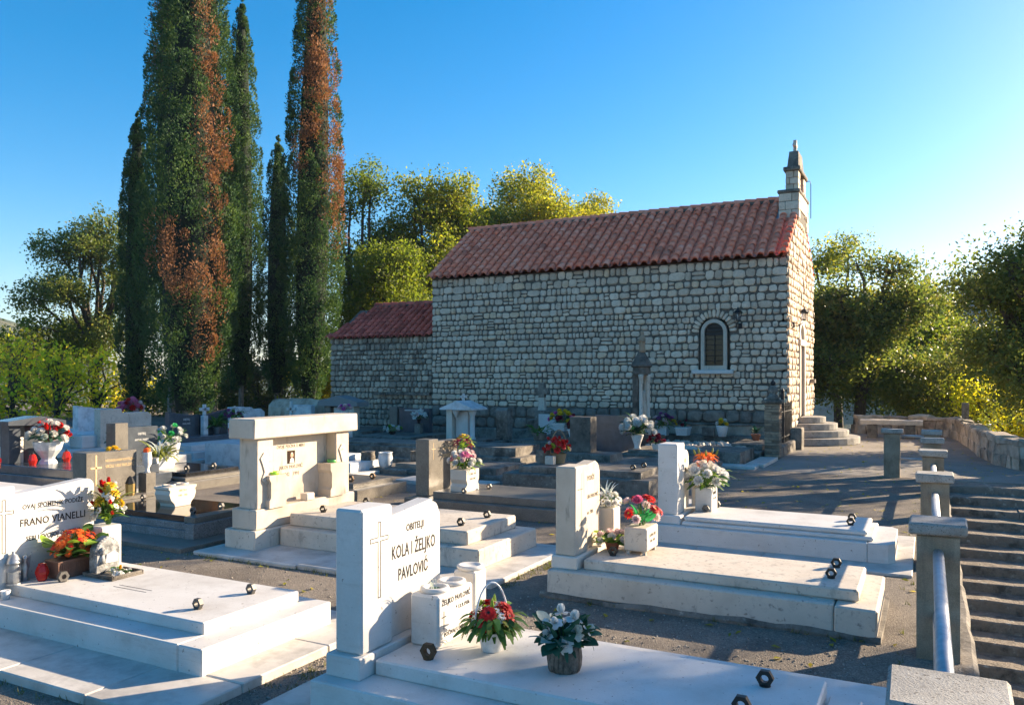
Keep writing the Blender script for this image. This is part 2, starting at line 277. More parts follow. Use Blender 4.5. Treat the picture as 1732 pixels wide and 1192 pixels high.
def npmesh(name,V,F,mat,tint=None,parent=None,smooth=False,**pr):
    # V (n,3) world coordinates, F (m,k)
    me=bpy.data.meshes.new(name); n=len(V);m,k=F.shape
    loc=WL[parent] if parent is not None else Vector((float(V[:,0].mean()),float(V[:,1].mean()),float(V[:,2].min())))
    me.vertices.add(n); me.vertices.foreach_set('co',(V-np.array(loc)).astype(np.float32).ravel())
    me.loops.add(m*k); me.loops.foreach_set('vertex_index',F.astype(np.int32).ravel())
    me.polygons.add(m); me.polygons.foreach_set('loop_start',np.arange(0,m*k,k,dtype=np.int32))
    if smooth: me.polygons.foreach_set('use_smooth',np.ones(m,bool))
    me.update(calc_edges=True); me.validate()
    if tint is not None:
        a=me.attributes.new('tint','FLOAT','FACE'); a.data.foreach_set('value',np.asarray(tint,np.float32))
    for q in mat_list(mat): me.materials.append(q)
    o=bpy.data.objects.new(name,me); COL.objects.link(o); WL[o]=loc
    if parent is not None: o.parent=parent
    else: o.location=loc
    props(o,**pr); return o
_fc={}
def text(txt,size,parent,x,yc,z,mat='lettering',align='CENTER',sx=1,name='inscription',ext=.0012,face='x',shear=0):
    cu=bpy.data.curves.new('t','FONT'); cu.body=txt; cu.size=size; cu.align_x=align; cu.extrude=ext; cu.resolution_u=2; cu.offset=size*.012; cu.space_character=1.04
    t=bpy.data.objects.new('t',cu); COL.objects.link(t); bpy.context.view_layer.update()
    me0=bpy.data.meshes.new_from_object(t.evaluated_get(bpy.context.evaluated_depsgraph_get()))
    mb=MB(); V=[v.co for v in me0.vertices]
    if face=='x': W=[(x+v.z+ext*.6,yc+v.x*sx,z+v.y) for v in V]
    else: W=[(yc+v.x*sx,x-v.z-ext*.6,z+v.y) for v in V]
    mb.add(W,[tuple(p.vertices) for p in me0.polygons])
    bpy.data.objects.remove(t); bpy.data.curves.remove(cu); bpy.data.meshes.remove(me0)
    return ob(name,mb,mat,parent)

# ---------------------------------------------------------------- the setting
def slabpoly(name,poly,z0,z1,mat,**k):
    m=MB(); m.prism(poly,z0,z1,'z'); return ob(name,m,mat,None,kind='structure',**k)
slabpoly('ground',[(-60,-12),(.2,-12),(.2,17.02),(-3.4,17.02),(-3.4,19.2),(-60,44)][::1],-3.2,0,'ground')
slabpoly('plaza',[(-3.4,17.02),(3.2,17.02),(3.6,24),(2.6,31.5),(-4,33),(-22,33),(-22,27.2),(-3.4,19.2)],-3.2,.001,'plaza')
slabpoly('lower_path',[(.2,-12),(12,-12),(12,17),(.2,17)],-3.2,-2.3,'plaza')
def terr():
    na,nr=150,60; V=[];F=[]
    for j in range(nr):
        r=38*(1250/38)**(j/(nr-1))
        for i in range(na):
            a=2*math.pi*i/na; x=math.sin(a)*r; y=math.cos(a)*r
            rel=math.degrees((a+TH+math.pi)%(2*math.pi)-math.pi)     # bearing from the view axis, right positive
            near=-2.6-.16*max(0,r-45) if r<170 else -22.6
            def hump(c,w_,r0,w2,h): return h*math.exp(-((rel-c)/w_)**2-((r-r0)/w2)**2)
            z=max(near,-24)+hump(36,13,620,240,100)+hump(-38,13,560,230,66)+hump(12,16,1000,300,60)+hump(-12,16,950,300,40)+hump(80,30,900,300,80)+hump(-90,35,900,300,80)+hump(170,70,900,300,80)
            if r>140: z+=6*mnoise.noise(Vector((x*.012,y*.012,0)))*min(1,(r-140)/200)+2.5*mnoise.noise(Vector((x*.05,y*.05,3)))*min(1,(r-140)/200)
            if j==0: z=-3.0
            V.append((x,y,z))
    V.append((0,0,-3.0)); c=len(V)-1
    for i in range(na): F.append((c,i,(i+1)%na,i))
    Q=[(j*na+i,j*na+(i+1)%na,(j+1)*na+(i+1)%na,(j+1)*na+i)[::-1] for j in range(nr-1) for i in range(na)]
    T=[(c,(i+1)%na,i) for i in range(na)]
    m=MB(); m.add(V,Q+T); return ob('terrain',m,'terrain',None,kind='structure',smooth=True)
terr()

# ---- stones laid in courses: shared unit stones for the picked-out ones, one joined mesh for the rest
def unit_stone(rng):
    n=8; base=[(-.5,-.28),(-.5,.28),(-.3,.5),(.3,.5),(.5,.28),(.5,-.28),(.3,-.5),(-.3,-.5)]
    pts=[(x+rng.uniform(-.055,.055),y+rng.uniform(-.055,.055)) for x,y in base]
    ring=lambda k,d:[(x*k+ (rng.uniform(-.02,.02) if d>.5 else 0),-d+(rng.uniform(-.12,.12) if d>.9 else 0),y*k) for x,y in pts]
    V=ring(1,0)+ring(.985,.62)+ring(.74,1)
    F=[]
    for k in range(2):
        for i in range(n): F.append((k*n+i,k*n+(i+1)%n,(k+1)*n+(i+1)%n,(k+1)*n+i))
    F.append(tuple(16+i for i in range(8)))
    return V,F
_rng=random.Random(3); USTONES=[unit_stone(_rng) for _ in range(36)]
def fan(F): return [(f[0],f[i],f[i+1]) for f in F for i in range(1,len(f)-1)]
USN=[(np.array(v),np.array(fan(f))) for v,f in USTONES]
UME={}
def ustone_mesh(k,mat,nm='stone'):
    if (k,mat) not in UME:
        me=bpy.data.meshes.new(nm); me.from_pydata(USTONES[k][0],[],USTONES[k][1]); me.materials.append(MT[mat]); UME[k,mat]=me
    return UME[k,mat]
def lay_courses(x0,x1,z0,z1,hmin,hmax,wf,blocked,rng,gap=.022,quoin=None):
    out=[]; z=z0
    while z<z1-.05:
        h=rng.uniform(hmin,hmax); h=min(h,z1-z)
        if z1-(z+h)<hmin*.6: h=z1-z
        segs=[(x0,x1)]; bi=blocked(z,z+h) if blocked else []
        for b0,b1 in bi:
            ns=[]
            for s0,s1 in segs:
                if b1<=s0 or b0>=s1: ns.append((s0,s1)); continue
                if b0-s0>.06: ns.append((s0,b0))
                if s1-b1>.06: ns.append((b1,s1))
            segs=ns
        for s0,s1 in segs:
            x=s0
            while x<s1-.02:
                w_=h*rng.choice(wf)*rng.uniform(.85,1.15)
                if s1-(x+w_)<h*.55: w_=s1-x
                g=gap*rng.uniform(.5,1.3); dz=rng.uniform(-.012,.012)
                if rng.random()<.06 and h>.17 and w_<.4:
                    hh=h*rng.uniform(.4,.6)
                    out.append((x+w_/2,z+hh/2,w_-g,hh-g)); out.append((x+w_/2,z+hh+(h-hh)/2,w_-g,h-hh-g))
                else: out.append((x+w_/2,z+h/2+dz,w_-g,h-g+rng.uniform(-.015,.01)))
                x+=w_
        z+=h
    return out
def place_stones(stones,parent,plane,axis,mat_part,mat_join,npart,rng,depth=.05,prio=None,joined='stonework',pname='stone'):
    # plane: y (axis 'y', facing -Y) or x (axis 'x', facing +X)
    order=sorted(range(len(stones)),key=prio(stones)) if prio else list(range(len(stones)))
    part=set(order[:npart]); JV=[];JF=[];JT=[];o=0
    for i,(a,z,w_,h) in enumerate(stones):
        k=rng.randrange(36); d=depth*rng.uniform(.6,1.4); fl=rng.choice((1,-1)); rot=rng.uniform(-.03,.03)
        if axis=='y': M=Matrix.Translation((a,plane,z))@Matrix.Rotation(rot,4,'Y')@Matrix.Diagonal((w_,d,h,1))
        else: M=Matrix.Translation((plane,a,z))@Matrix.Rotation(R(90),4,'Z')@Matrix.Rotation(rot,4,'Y')@Matrix.Diagonal((w_,d,h,1))
        if i in part: inst(pname,ustone_mesh(k,mat_part,pname),parent,M)
        else:
            V,F=USN[k]; A=np.array(M); JV.append(V@A[:3,:3].T+A[:3,3]); JF.append(F+o); JT.append(np.full(len(F),rng.random())); o+=len(V)
    if JV: npmesh(joined,np.concatenate(JV),np.concatenate(JF),mat_join,np.concatenate(JT),parent,kind='stuff')

# ---- chapel
CX0,CX1,CY0,CY1=-15.0,-3.4,22.86,28.3; CYM=(CY0+CY1)/2; EAVE,RIDGE=5.30,7.33
chapel=thing('stone_chapel','stone chapel with terracotta tile roof and small bell gable','chapel',((CX0+CX1)/2,CYM,0))
m=MB(); bz=.0
gpoly=[(CY0+.03,bz),(CY1-.03,bz),(CY1-.03,EAVE-.05),(CYM,RIDGE-.1),(CY0+.03,EAVE-.05)]
WX,WZ0,WZ1=-5.42,2.27,3.49; WH=.41           # window centre, glass bottom and top, half width of the frame
# core with an opening cut for the window and for the door
m.prism(gpoly,CX0+.03,CX0+.5,'x'); m.prism(gpoly,CX1-.16,CX1-.09,'x')
m.box(CX0+.008,WX-WH-.02,CY0+.028,CY0+.5,0,EAVE-.05); m.box(WX+WH+.02,CX1-.05,CY0+.03,CY0+.5,0,EAVE-.05)
m.box(WX-WH-.02,WX+WH+.02,CY0+.031,CY0+.5,0,WZ0-.2); m.box(WX-WH-.02,WX+WH+.02,CY0+.031,CY0+.5,WZ1+.1,EAVE-.05)
m.box(CX0+.03,CX1-.05,CY1-.5,CY1-.03,0,EAVE-.05)
DY,DZ0,DZ1=25.42,.78,2.88; DW=.56
gp2=lambda y0,y1,zb:[(y0,zb),(y1,zb),(y1,EAVE-.05+(RIDGE-.05-EAVE)*(1-abs(y1-CYM)/(CYM-CY0))),]+([(CYM,RIDGE-.1)] if y0<CYM<y1 else [])+[(y0,EAVE-.05+(RIDGE-.05-EAVE)*(1-abs(y0-CYM)/(CYM-CY0)))]
m.prism(gp2(CY0+.04,DY-DW,0),CX1-.09,CX1-.03,'x'); m.prism(gp2(DY+DW,CY1-.04,0),CX1-.09,CX1-.03,'x'); m.prism(gp2(DY-DW,DY+DW,3.7),CX1-.09,CX1-.03,'x')
ob('wall_core',m,'mortar',chapel)
rng=random.Random(11)
def win_block(za,zb):
    z=(za+zb)/2; out=[]
    if 1.95<za and zb<WZ1+.4 or (za<WZ1+.4 and zb>2.0):
        if z<2.0: return out
        ro=WH+.03
        if z>WZ1-.30:                         # arch zone incl. voussoirs
            r=WH+.27; dz=z-(WZ1-.28); 
            if dz<r: ro=math.sqrt(r*r-dz*dz)
            else: return out
        out.append((WX-ro,WX+ro))
    return out
st=lay_courses(CX0,CX1-.01,1.0,4.98,.165,.225,(.7,.85,1.0,1.15,1.35,1.75),win_block,rng,.034)
st+=lay_courses(CX0,CX1-.01,4.98,5.24,.24,.26,(.7,.85,1.0,1.2),None,rng,.034)
# large quoins on the near corner
prio=lambda S:(lambda i:-(S[i][2]*S[i][3])*(1+.03*(S[i][0]-CX0)))
place_stones(st,chapel,CY0+.03,'y','wall_stone','wall_stone_joined',300,rng,.042,prio)
pl=lay_courses(CX0,CX1-.01,.02,1.0,.28,.36,(.9,1.1,1.4,1.8),None,rng)
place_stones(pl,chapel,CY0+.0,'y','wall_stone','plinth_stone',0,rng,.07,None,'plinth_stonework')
def gb(za,zb):
    z=(za+zb)/2; lim=(CYM-CY0)*(1-max(0,z-EAVE)/(RIDGE-EAVE)) if z>EAVE else (CYM-CY0)
    o=[(CY0-1,CYM-lim+.02),(CYM+lim-.02,CY1+1)]
    if z<2.95: o.append((DY-DW-.02,DY+DW+.02))
    elif z<3.72: 
        r=math.sqrt(max(0.01,.60**2-max(0,z-3.05)**2)); o.append((DY-r,DY+r))
    if 3.85<z<4.4: o.append((DY-.12,DY+.12))
    return o
gs=lay_courses(CY0,CY1,.05,RIDGE-.25,.16,.24,(1,1.3,1.7,2.2),gb,rng)
place_stones(gs,chapel,CX1-.03,'x','wall_stone','wall_stone_joined',0,rng,.05,None,'gable_stonework')
# window
wd=MB(); N=14; r0=.27; r1=WH; zc=WZ1-.27; r1=.37
def archpts(r,zb): return [(WX-r,zb)]+[(WX-r*math.cos(math.pi*i/N),zc+r*math.sin(math.pi*i/N)) for i in range(N+1)]+[(WX+r,zb)]
ao,ai=archpts(r1,WZ0-.12),archpts(r0,WZ0); V=[];F=[];n=len(ao)
for yy in (CY0-.045,CY0+.16):
    V+=[(x,yy,z) for x,z in ao]+[(x,yy,z) for x,z in ai]
for i in range(n):
    j=(i+1)%n
    F+=[(i,j,n+j,n+i),(2*n+i,3*n+i,3*n+j,2*n+j),(n+i,n+j,3*n+j,3*n+i),(i,2*n+i,2*n+j,j)]
wd.add(V,F); window=ob('window',wd,'portal_stone',chapel,label='round-arched window with pale stone surround and dark glass')
m=MB(); m.box(WX-.62,WX+.56,CY0-.14,CY0+.04,WZ0-.24,WZ0-.125,.015); ob('sill',m,'limestone_white',window)
m=MB(); m.prism(ai,CY0+.10,CY0+.13,'y'); ob('pane',m,'dark_glass',window)
for k in range(7):
    z=WZ0+.13+.155*k; hw=r0 if z<zc else math.sqrt(max(.01,r0*r0-(z-zc)**2)); m=MB(); m.box(WX-hw,WX+hw,CY0+.075,CY0+.095,z-.012,z+.012,.002); ob('bar',m,'iron',window)
m=MB(); m.box(WX-.012,WX+.012,CY0+.06,CY0+.075,WZ0,WZ1-.02,.002); ob('bar',m,'iron',window)
for k in range(3):
    z=WZ1-.36+.11*k; hw=math.sqrt(max(.01,r0*r0-max(0,z+.05-zc)**2))-.01; m=MB(); m.box(WX-hw,WX+hw,CY0+.03,CY0+.06,z,z+.09,.004); ob('shutter_slat',m,'iron',window)
nv=15
for i in range(nv):
    a=math.pi*(i+.5)/nv; rr=.54; k=rng.randrange(36)
    M=Matrix.Translation((WX-rr*math.cos(a),CY0+.03,zc+rr*math.sin(a)))@Matrix.Rotation(-(math.pi/2-a),4,'Y')@Matrix.Diagonal((.098,.06,.22*rng.uniform(.85,1.05),1))
    inst('arch_stone',ustone_mesh(k,'wall_stone'),chapel,M)
# door side
m=MB()
m.box(CX1-.12,CX1+.05,DY-DW,DY-DW+.16,DZ0,DZ1,.01); m.box(CX1-.12,CX1+.05,DY+DW-.16,DY+DW,DZ0,DZ1,.01); m.box(CX1-.12,CX1+.07,DY-DW-.05,DY+DW+.05,DZ1,DZ1+.18,.01)
df=ob('door_frame',m,'limestone',chapel)
m=MB(); m.prism([(DY-.40,DZ0),(DY+.40,DZ0),(DY+.40,DZ1),(DY-.40,DZ1)],CX1-.1,CX1-.05,'x'); dr=ob('door',m,'door_wood',chapel)
for k in range(4): m=MB(); m.box(CX1-.05,CX1-.035,DY-.38+.2*k,DY-.2+.2*k,DZ0+.02,DZ1-.02,.004); ob('door_plank',m,'door_wood',dr)
m=MB(); V=[];F=[]
lo=[(DY-.56*math.cos(math.pi*i/12),DZ1+.18+.56*math.sin(math.pi*i/12)) for i in range(13)]; m.prism(lo,CX1-.1,CX1-.045,'x'); ob('lunette',m,'limestone',chapel)
li=[(DY+s*math.cos(math.pi*i/12),DZ1+.18+s*math.sin(math.pi*i/12)) for s in(.58,) for i in range(13)]
m=MB()
for i in range(12):
    a,b=math.pi*i/12,math.pi*(i+1)/12
    q=[(DY+rr*math.cos(t),DZ1+.18+rr*math.sin(t)) for rr,t in((.46,a),(.60,a),(.60,b),(.46,b))]; m.prism(q,CX1-.08,CX1+.04,'x')
ob('lunette_arch',m,'limestone',chapel)
m=MB(); m.box(CX1-.06,CX1-.02,DY-.09,DY+.09,3.88,4.38,.003); ob('slit_window',m,'dark_glass',chapel)
m=MB(); m.box(CX1+.0,CX1+.16,CY1-1.0,CY1-.7,1.75,1.88,.01); ob('corbel',m,'concrete_old',chapel)
def wall_lamp(bx,by,bz_,dx,dy,nm):
    l=thing('wall_lantern',nm,'lantern',(bx,by,bz_)); e=Vector((bx+dx*.3,by+dy*.3,bz_+.1))
    m=MB(); m.tube([(bx,by,bz_-.05),(bx+dx*.12,by+dy*.12,bz_-.08),(bx+dx*.26,by+dy*.26,bz_+.0),e],.012,6); m.box(bx-.05,bx+.05,by-.05,by+.05,bz_-.12,bz_+.03,.008); ob('bracket',m,'iron',l)
    m=MB(); m.lathe([(.05,0),(.105,.19)],(e.x,e.y,e.z),6); ob('glass',m,'clear_glass',l)
    m=MB(); m.lathe([(.055,-.03),(.055,.004)],e,6); m.lathe([(.13,.19),(.14,.2),(.08,.27),(.03,.29),(.02,.34),(.005,.37)],e,6)
    for i in range(6):
        a=math.pi*2*i/6; m.tube([(e.x+.052*math.cos(a),e.y+.052*math.sin(a),e.z),(e.x+.108*math.cos(a),e.y+.108*math.sin(a),e.z+.2)],.008,4)
    ob('cage',m,'iron',l)
wall_lamp(-4.68,CY0-.03,3.42,0,-1,'black iron lantern on the shaded wall right of the arched window')
wall_lamp(CX1+.03,23.55,3.45,1,0,'black iron lantern on the sunlit gable near the chapel corner')
# roof
TS=Vector((0,CYM-CY0+.28,RIDGE-EAVE+.05)); SL=TS.length; PA=math.atan2(TS.z,TS.y)
def roof(th,x0,x1,ye,ze,ym,zr,pitch,rows,mat,matj,npart,rng,back=True,ridge=True,hip=0):
    L=math.hypot(ym-ye,zr-ze); pa=math.atan2(zr-ze,ym-ye); Lr=L/rows
    m=MB(); sl=(zr-ze)/(ym-ye); yy=ye+.19; zz=ze-.03+.19*sl; m.add([(x0+.03,yy,zz),(x1-.06,yy,zz),(x1-.06,ym,zr-.04),(x0+hip+.03,ym,zr-.04),(x0+.03,yy,zz-.05),(x1-.06,yy,zz-.05),(x1-.06,ym,zr-.12),(x0+hip+.03,ym,zr-.12)],
      [(0,1,2,3),(7,6,5,4),(0,4,5,1),(1,5,6,2),(3,7,4,0)])
    if back: m.add([(x0+.03,2*ym-ye-.05,ze-.02),(x1-.06,2*ym-ye-.05,ze-.02),(x1-.06,ym+.005,zr-.04),(x0+hip+.03,ym+.005,zr-.04)],[(3,2,1,0)])
    ob('roof_deck',m,mat if isinstance(mat,str) else mat[0],th)
    def tile(c,invert=False):
        n=6;V=[];ra,rb=pitch*.36,pitch*.30
        if invert: ra,rb=pitch*.26,pitch*.32
        for k,(t,rr) in enumerate(((-.02*0,ra),(1.12,rb))):
            for lay in(0,1):
                for i in range(n+1):
                    a=math.pi*i/n; q=rr-(.014 if lay else 0)
                    h=math.sin(a)*q*.85*(-1 if invert else 1)+(.0 if k==0 else -.028)+(.0 if not invert else 0)
                    V.append((math.cos(a)*q,t*Lr,h))
        F=[];w_=n+1
        for i in range(n):
            F.append((i,i+1,2*w_+i+1,2*w_+i)); F.append((w_+i,i,i+1,w_+i+1)[::-1])
        if invert: F=[f[::-1] for f in F]
        return V,F
    Vt,Ft=tile(0); me=bpy.data.meshes.new('roof_tile'); me.from_pydata(Vt,[],Ft); me.materials.append(MT[mat]); me.polygons.foreach_set('use_smooth',[True]*len(Ft))
    cols=int(round((x1-x0)/pitch)); p=(x1-x0)/cols; T=[]
    for c in range(cols):
        for r in range(rows):
            x=x0+p*(c+.5)
            if hip and x<x0+hip*(r+.5)/rows: continue
            T.append((x,r))
    T.sort(key=lambda q:(-q[0]+q[1]*.35)); JV=[];JF=[];JT=[];o=0; A0=np.array(Vt); Fq=np.array(Ft)
    Vi,Fi=tile(0,True); Ai=np.array(Vi); Fi=np.array(Fi)
    for i,(x,r) in enumerate(T):
        s=r*Lr-.06+rng.uniform(-.012,.012); M=Matrix.Translation((x+rng.uniform(-.012,.012),ye+math.cos(pa)*s,ze+math.sin(pa)*s+.03+rng.uniform(-.006,.006)))@Matrix.Rotation(pa+.03+rng.uniform(-.015,.015),4,'X')@Matrix.Rotation(rng.uniform(-.03,.03),4,'Z')
        if i<npart: inst('roof_tile',me,th,M)
        else: B=np.array(M); JV.append(A0@B[:3,:3].T+B[:3,3]); JF.append(Fq+o); JT.append(np.full(len(Fq),rng.random())); o+=len(A0)
        M2=Matrix.Translation((x+p*.5,0,.035))@Matrix.Translation((0,ye+math.cos(pa)*s,ze+math.sin(pa)*s))@Matrix.Rotation(pa+.03,4,'X')
        if x+p*.6<x1: B=np.array(M2); JV.append(Ai@B[:3,:3].T+B[:3,3]); JF.append(Fi+o); JT.append(np.full(len(Fi),rng.random()*.5)); o+=len(Ai)
    if back:
        for (x,r) in T:
            s=r*Lr; M=Matrix.Translation((x,2*ym-ye-math.cos(pa)*s,ze+math.sin(pa)*s+.03))@Matrix.Rotation(math.pi,4,'Z')@Matrix.Rotation(pa+.03,4,'X'); B=np.array(M); JV.append(A0@B[:3,:3].T+B[:3,3]); JF.append(Fq+o); JT.append(np.full(len(Fq),rng.random())); o+=len(A0)
    npmesh('roof_tiles',np.concatenate(JV),np.concatenate(JF),matj,np.concatenate(JT),th,True,kind='stuff')
    if ridge:
        mm=MB(); mm.box(x0+hip+.04,x1-.07,ym-.10,ym+.10,zr-.10,zr+.055,.02); ob('ridge_bed',mm,'mortar',th)
        nr=int((x1-x0-hip)/.34)
        for i in range(nr):
            m=MB(); xa=x0+hip+(x1-x0-hip)*i/nr; V=[];n=6
            for t,rr in((0,.125),(.37,.105)):
                for k in range(n+1): a=math.pi*k/n; V.append((xa+t,ym+math.cos(a)*rr,zr+.0+math.sin(a)*rr+(.012 if t==0 else 0)))
            m.add(V,[(k,k+1,n+2+k,n+1+k) for k in range(n)]); ob('ridge_tile',m,mat,th,smooth=True)
roof(chapel,CX0-.12,CX1+.05,CY0-.2,EAVE+.0,CYM,RIDGE+.05,.298,12,'roof_tile','roof_tile_joined',300,rng)
# bell gable
bx0,bx1=CX1-.40,CX1+.0
bell=MB()
def blocks(x0,x1,y0,y1,z0,z1,nz,par,nm='block'):
    for k in range(nz):
        za=z0+(z1-z0)*k/nz; zb=z0+(z1-z0)*(k+1)/nz; cut=(x0+(x1-x0)*(.32 if k%2 else .64))
        for a,b in((x0,cut-.006),(cut+.006,x1)): m=MB(); m.box(a,b,y0,y1,za+.006,zb-.006,.012,.005); ob(nm,m,'wall_stone',par)
m=MB(); m.box(bx0-.1,bx1+.02,CYM-.98,CYM+.98,6.45,7.36,.01); tur=ob('bell_gable',m,'mortar',chapel)
blocks(bx0-.12,bx1+.05,CYM-1.0,CYM-.7,6.62,7.36,3,tur); blocks(bx0-.12,bx1+.05,CYM+.7,CYM+1.0,6.45,7.36,3,tur); m=MB(); m.box(bx1-.02,bx1+.05,CYM-.69,CYM+.69,6.9,7.36,.01); ob('block',m,'wall_stone',tur)
m=MB(); m.box(bx0-.16,bx1+.08,CYM-1.04,CYM+1.04,7.362,7.46,.02); ob('ledge',m,'concrete_old',tur)
blocks(bx0+.04,bx1,CYM-.78,CYM-.34,7.46,8.05,3,tur); blocks(bx0+.04,bx1,CYM+.34,CYM+.78,7.46,8.05,3,tur)
m=MB(); m.box(bx0-.02,bx1+.06,CYM-.86,CYM+.86,8.052,8.17,.02); ob('cornice',m,'concrete_old',tur)
m=MB(); m.add([(bx0+.05,CYM-.6,8.17),(bx1-.02,CYM-.6,8.17),(bx1-.02,CYM+.6,8.17),(bx0+.05,CYM+.6,8.17),(bx0+.09,CYM-.42,8.72),(bx1-.05,CYM-.42,8.72),(bx1-.05,CYM+.42,8.72),(bx0+.09,CYM+.42,8.72)],[(0,1,5,4),(1,2,6,5),(2,3,7,6),(3,0,4,7),(4,5,6,7)]); ob('gable_cap',m,'concrete_old',tur)
cxm=(bx0+bx1)/2
m=MB(); m.box(cxm-.05,cxm+.05,CYM-.05,CYM+.05,8.72,9.16,.012); m.box(cxm-.055,cxm+.055,CYM-.17,CYM+.17,8.95,9.03,.012); ob('cross',m,'limestone_old',tur)
m=MB(); m.lathe([(.0,.32),(.09,.3),(.12,.12),(.17,.02),(.18,0)],(cxm,CYM,7.6),14,cap=False); m.tube([(cxm,CYM-.34,7.95),(cxm,CYM+.34,7.95)],.025,6); ob('bell',m,'bronze',tur,smooth=True)
m=MB(); m.tube([(bx1,CYM+.86,8.05),(bx1+.12,CYM+.9,8.07),(bx1+.14,CYM+.9,7.95),(bx1+.14,CYM+.9,6.9)],.012,5); ob('bell_rope_bracket',m,'iron',tur)
m=MB(); m.prism([(CYM-1.01,6.58),(CYM-.55,6.95),(CYM-.55,7.0),(CYM-1.01,6.63)],bx0-.35,bx0-.1,'x'); ob('flashing',m,'zinc',tur)
# annex
AX0,AY0,AY1=-19.5,22.95,26.3; AE,AR=3.38,4.62; AYM=24.65
annex=thing('chapel_annex','low rubble stone annex with red tile roof attached behind the chapel','annex',((AX0+CX0)/2,AYM,0))
m=MB(); m.prism([(AY0+.03,0),(AY1,0),(AY1,AE-.05),(AYM,AR-.1),(AY0+.03,AE-.05)],AX0+.03,CX0-.0,'x'); ob('wall_core',m,'mortar',annex)
ast=lay_courses(AX0,CX0-.02,.05,AE-.03,.15,.24,(.7,.9,1.1,1.4),None,rng,.03)
place_stones(ast,annex,AY0+.03,'y','rubble_stone_part','rubble_stone',300,rng,.07,prio)
m=MB()
for a in range(9): m.rough(CX0-2.4+.26*a,CX0-2.4+.26*a+.25,AY0-.16,AY0+.02,1.32,1.42,3,.012,.012)
ob('stone_ledge',m,'concrete_old',annex)
roof(annex,AX0-.12,CX0-.01,AY0-.16,AE+.0,AYM,AR+.03,.27,9,'roof_tile_red','roof_tile_red',300,rng,hip=.9)
# ---- door steps, half round
ds=thing('door_steps','half-round stone steps in front of the chapel door','steps',(CX1+.8,DY,0))
for i,(r_,z0,z1) in enumerate(((1.75,0,.2),(1.42,.2,.39),(1.08,.39,.58),(.72,.58,.765))):
    m=MB(); n=16; po=[(CX1+.03+r_*math.cos(-math.pi/2+math.pi*k/n)*.92,DY+r_*math.sin(-math.pi/2+math.pi*k/n)) for k in range(n+1)]; m.prism(po,z0+.002,z1,'z',.015); ob('step',m,'cap_concrete',ds)
# ---- brick pillar and railing beside the chapel
bp=thing('brick_pillar','weathered brick gate pillar topped by a dark ball before the chapel corner','pillar',(-3.25,19.62,0)); px0,px1,py0,py1=-3.43,-3.09,19.45,19.79
for k in range(19):
    z=.06+.066*k; e=.0
    for s in range(2):
        if k%2: a=(px0,(px0+px1)/2-.004,py0,py1) if s==0 else ((px0+px1)/2+.004,px1,py0,py1)
        else: a=(px0,px1,py0,(py0+py1)/2-.004) if s==0 else (px0,px1,(py0+py1)/2+.004,py1)
        m=MB(); m.box(*a,z,z+.056,.006,.006); ob('brick',m,'brick_old',bp)
m=MB(); m.box(px0+.015,px1-.015,py0+.015,py1-.015,0,1.33,.005); ob('mortar_core',m,'mortar',bp)
m=MB(); m.box(px0-.06,px1+.06,py0-.06,py1+.06,1.315,1.40,.02,.006); ob('cap',m,'concrete_old',bp)
m=MB(); m.lathe([(.15,0),(.15,.05),(.11,.09),(.1,.13)]+[(.12*math.cos(a),.22+.12*math.sin(a)) for a in [R(x) for x in(-50,-20,10,40,70,89)]],(-3.26,19.62,1.40),14); ob('ball_finial',m,'concrete_old',bp,smooth=True)
m=MB(); m.lathe([(.01,0),(.055,.03),(.065,.07),(.04,.11),(.01,.13)],(-3.26,19.62,1.725),10); ob('knob',m,'iron',bp,smooth=True)
rw=thing('iron_railing','black iron railing on a low stone kerb beside the chapel corner','railing',(-3.26,21.3,0))
m=MB(); m.rough(-3.40,-3.12,19.8,22.75,0,.27,14,.02,.03,'y'); ob('kerb',m,'concrete_old',rw)
m=MB(); m.rough(-3.42,-2.98,22.35,22.83,0,.58,5,.02,.03,'y'); ob('end_block',m,'concrete_old',rw)
for k in range(22):
    y=19.9+.125*k; m=MB(); m.tube([(-3.26,y,.25),(-3.26,y,1.17+.05*(k%2))],.011,5); m.lathe([(.011,0),(.02,.03),(.001,.09)],(-3.26,y,1.17+.05*(k%2)),5); ob('baluster',m,'iron',rw)
for z in(.42,1.06): m=MB(); m.box(-3.28,-3.24,19.8,22.7,z-.015,z+.015,.004); ob('rail',m,'iron',rw)
m=MB(); m.box(-3.30,-3.22,21.0,21.08,.25,1.55,.01); m.lathe([(.04,0),(.05,.04),(.005,.1)],(-3.26,21.04,1.55),8); ob('gate_post',m,'iron',rw)
# ---- stairs down on the right, retaining wall, railing posts
sta=thing('stone_stairs','wide worn stone stairs descending beside the concrete railing posts','stairs',(2.4,13,-2.3))
for k in range(17):
    y1=16.98-.51*k; z=-.13*k-.02; x=.24
    while x<4.6:
        w_=random.uniform(.9,1.5); m=MB(); m.rough(x,min(x+w_,4.7),y1-.56,y1+.02,z-.30,z+random.uniform(-.012,.012),9,.014,.018); ob('step',m,'step_stone',sta); x+=w_+.006
m=MB(); m.rough(.02,.30,3.4,17.0,-2.4,-.02,40,.02,.03,'y'); m2=m; ob('retaining_wall',m,'concrete_old',None,label='low concrete retaining wall along the stairs under the railing posts',cat='wall')
PY=[2.83,6.22,9.3,12.3,14.75,17.0]; ORD=['nearest concrete railing post with a broad square cap in the corner','second concrete railing post with a square cap beside the stairs','third concrete railing post going away along the stairs','fourth concrete railing post going away along the stairs','fifth concrete railing post near the top of the stairs','farthest concrete railing post in line at the stair top']
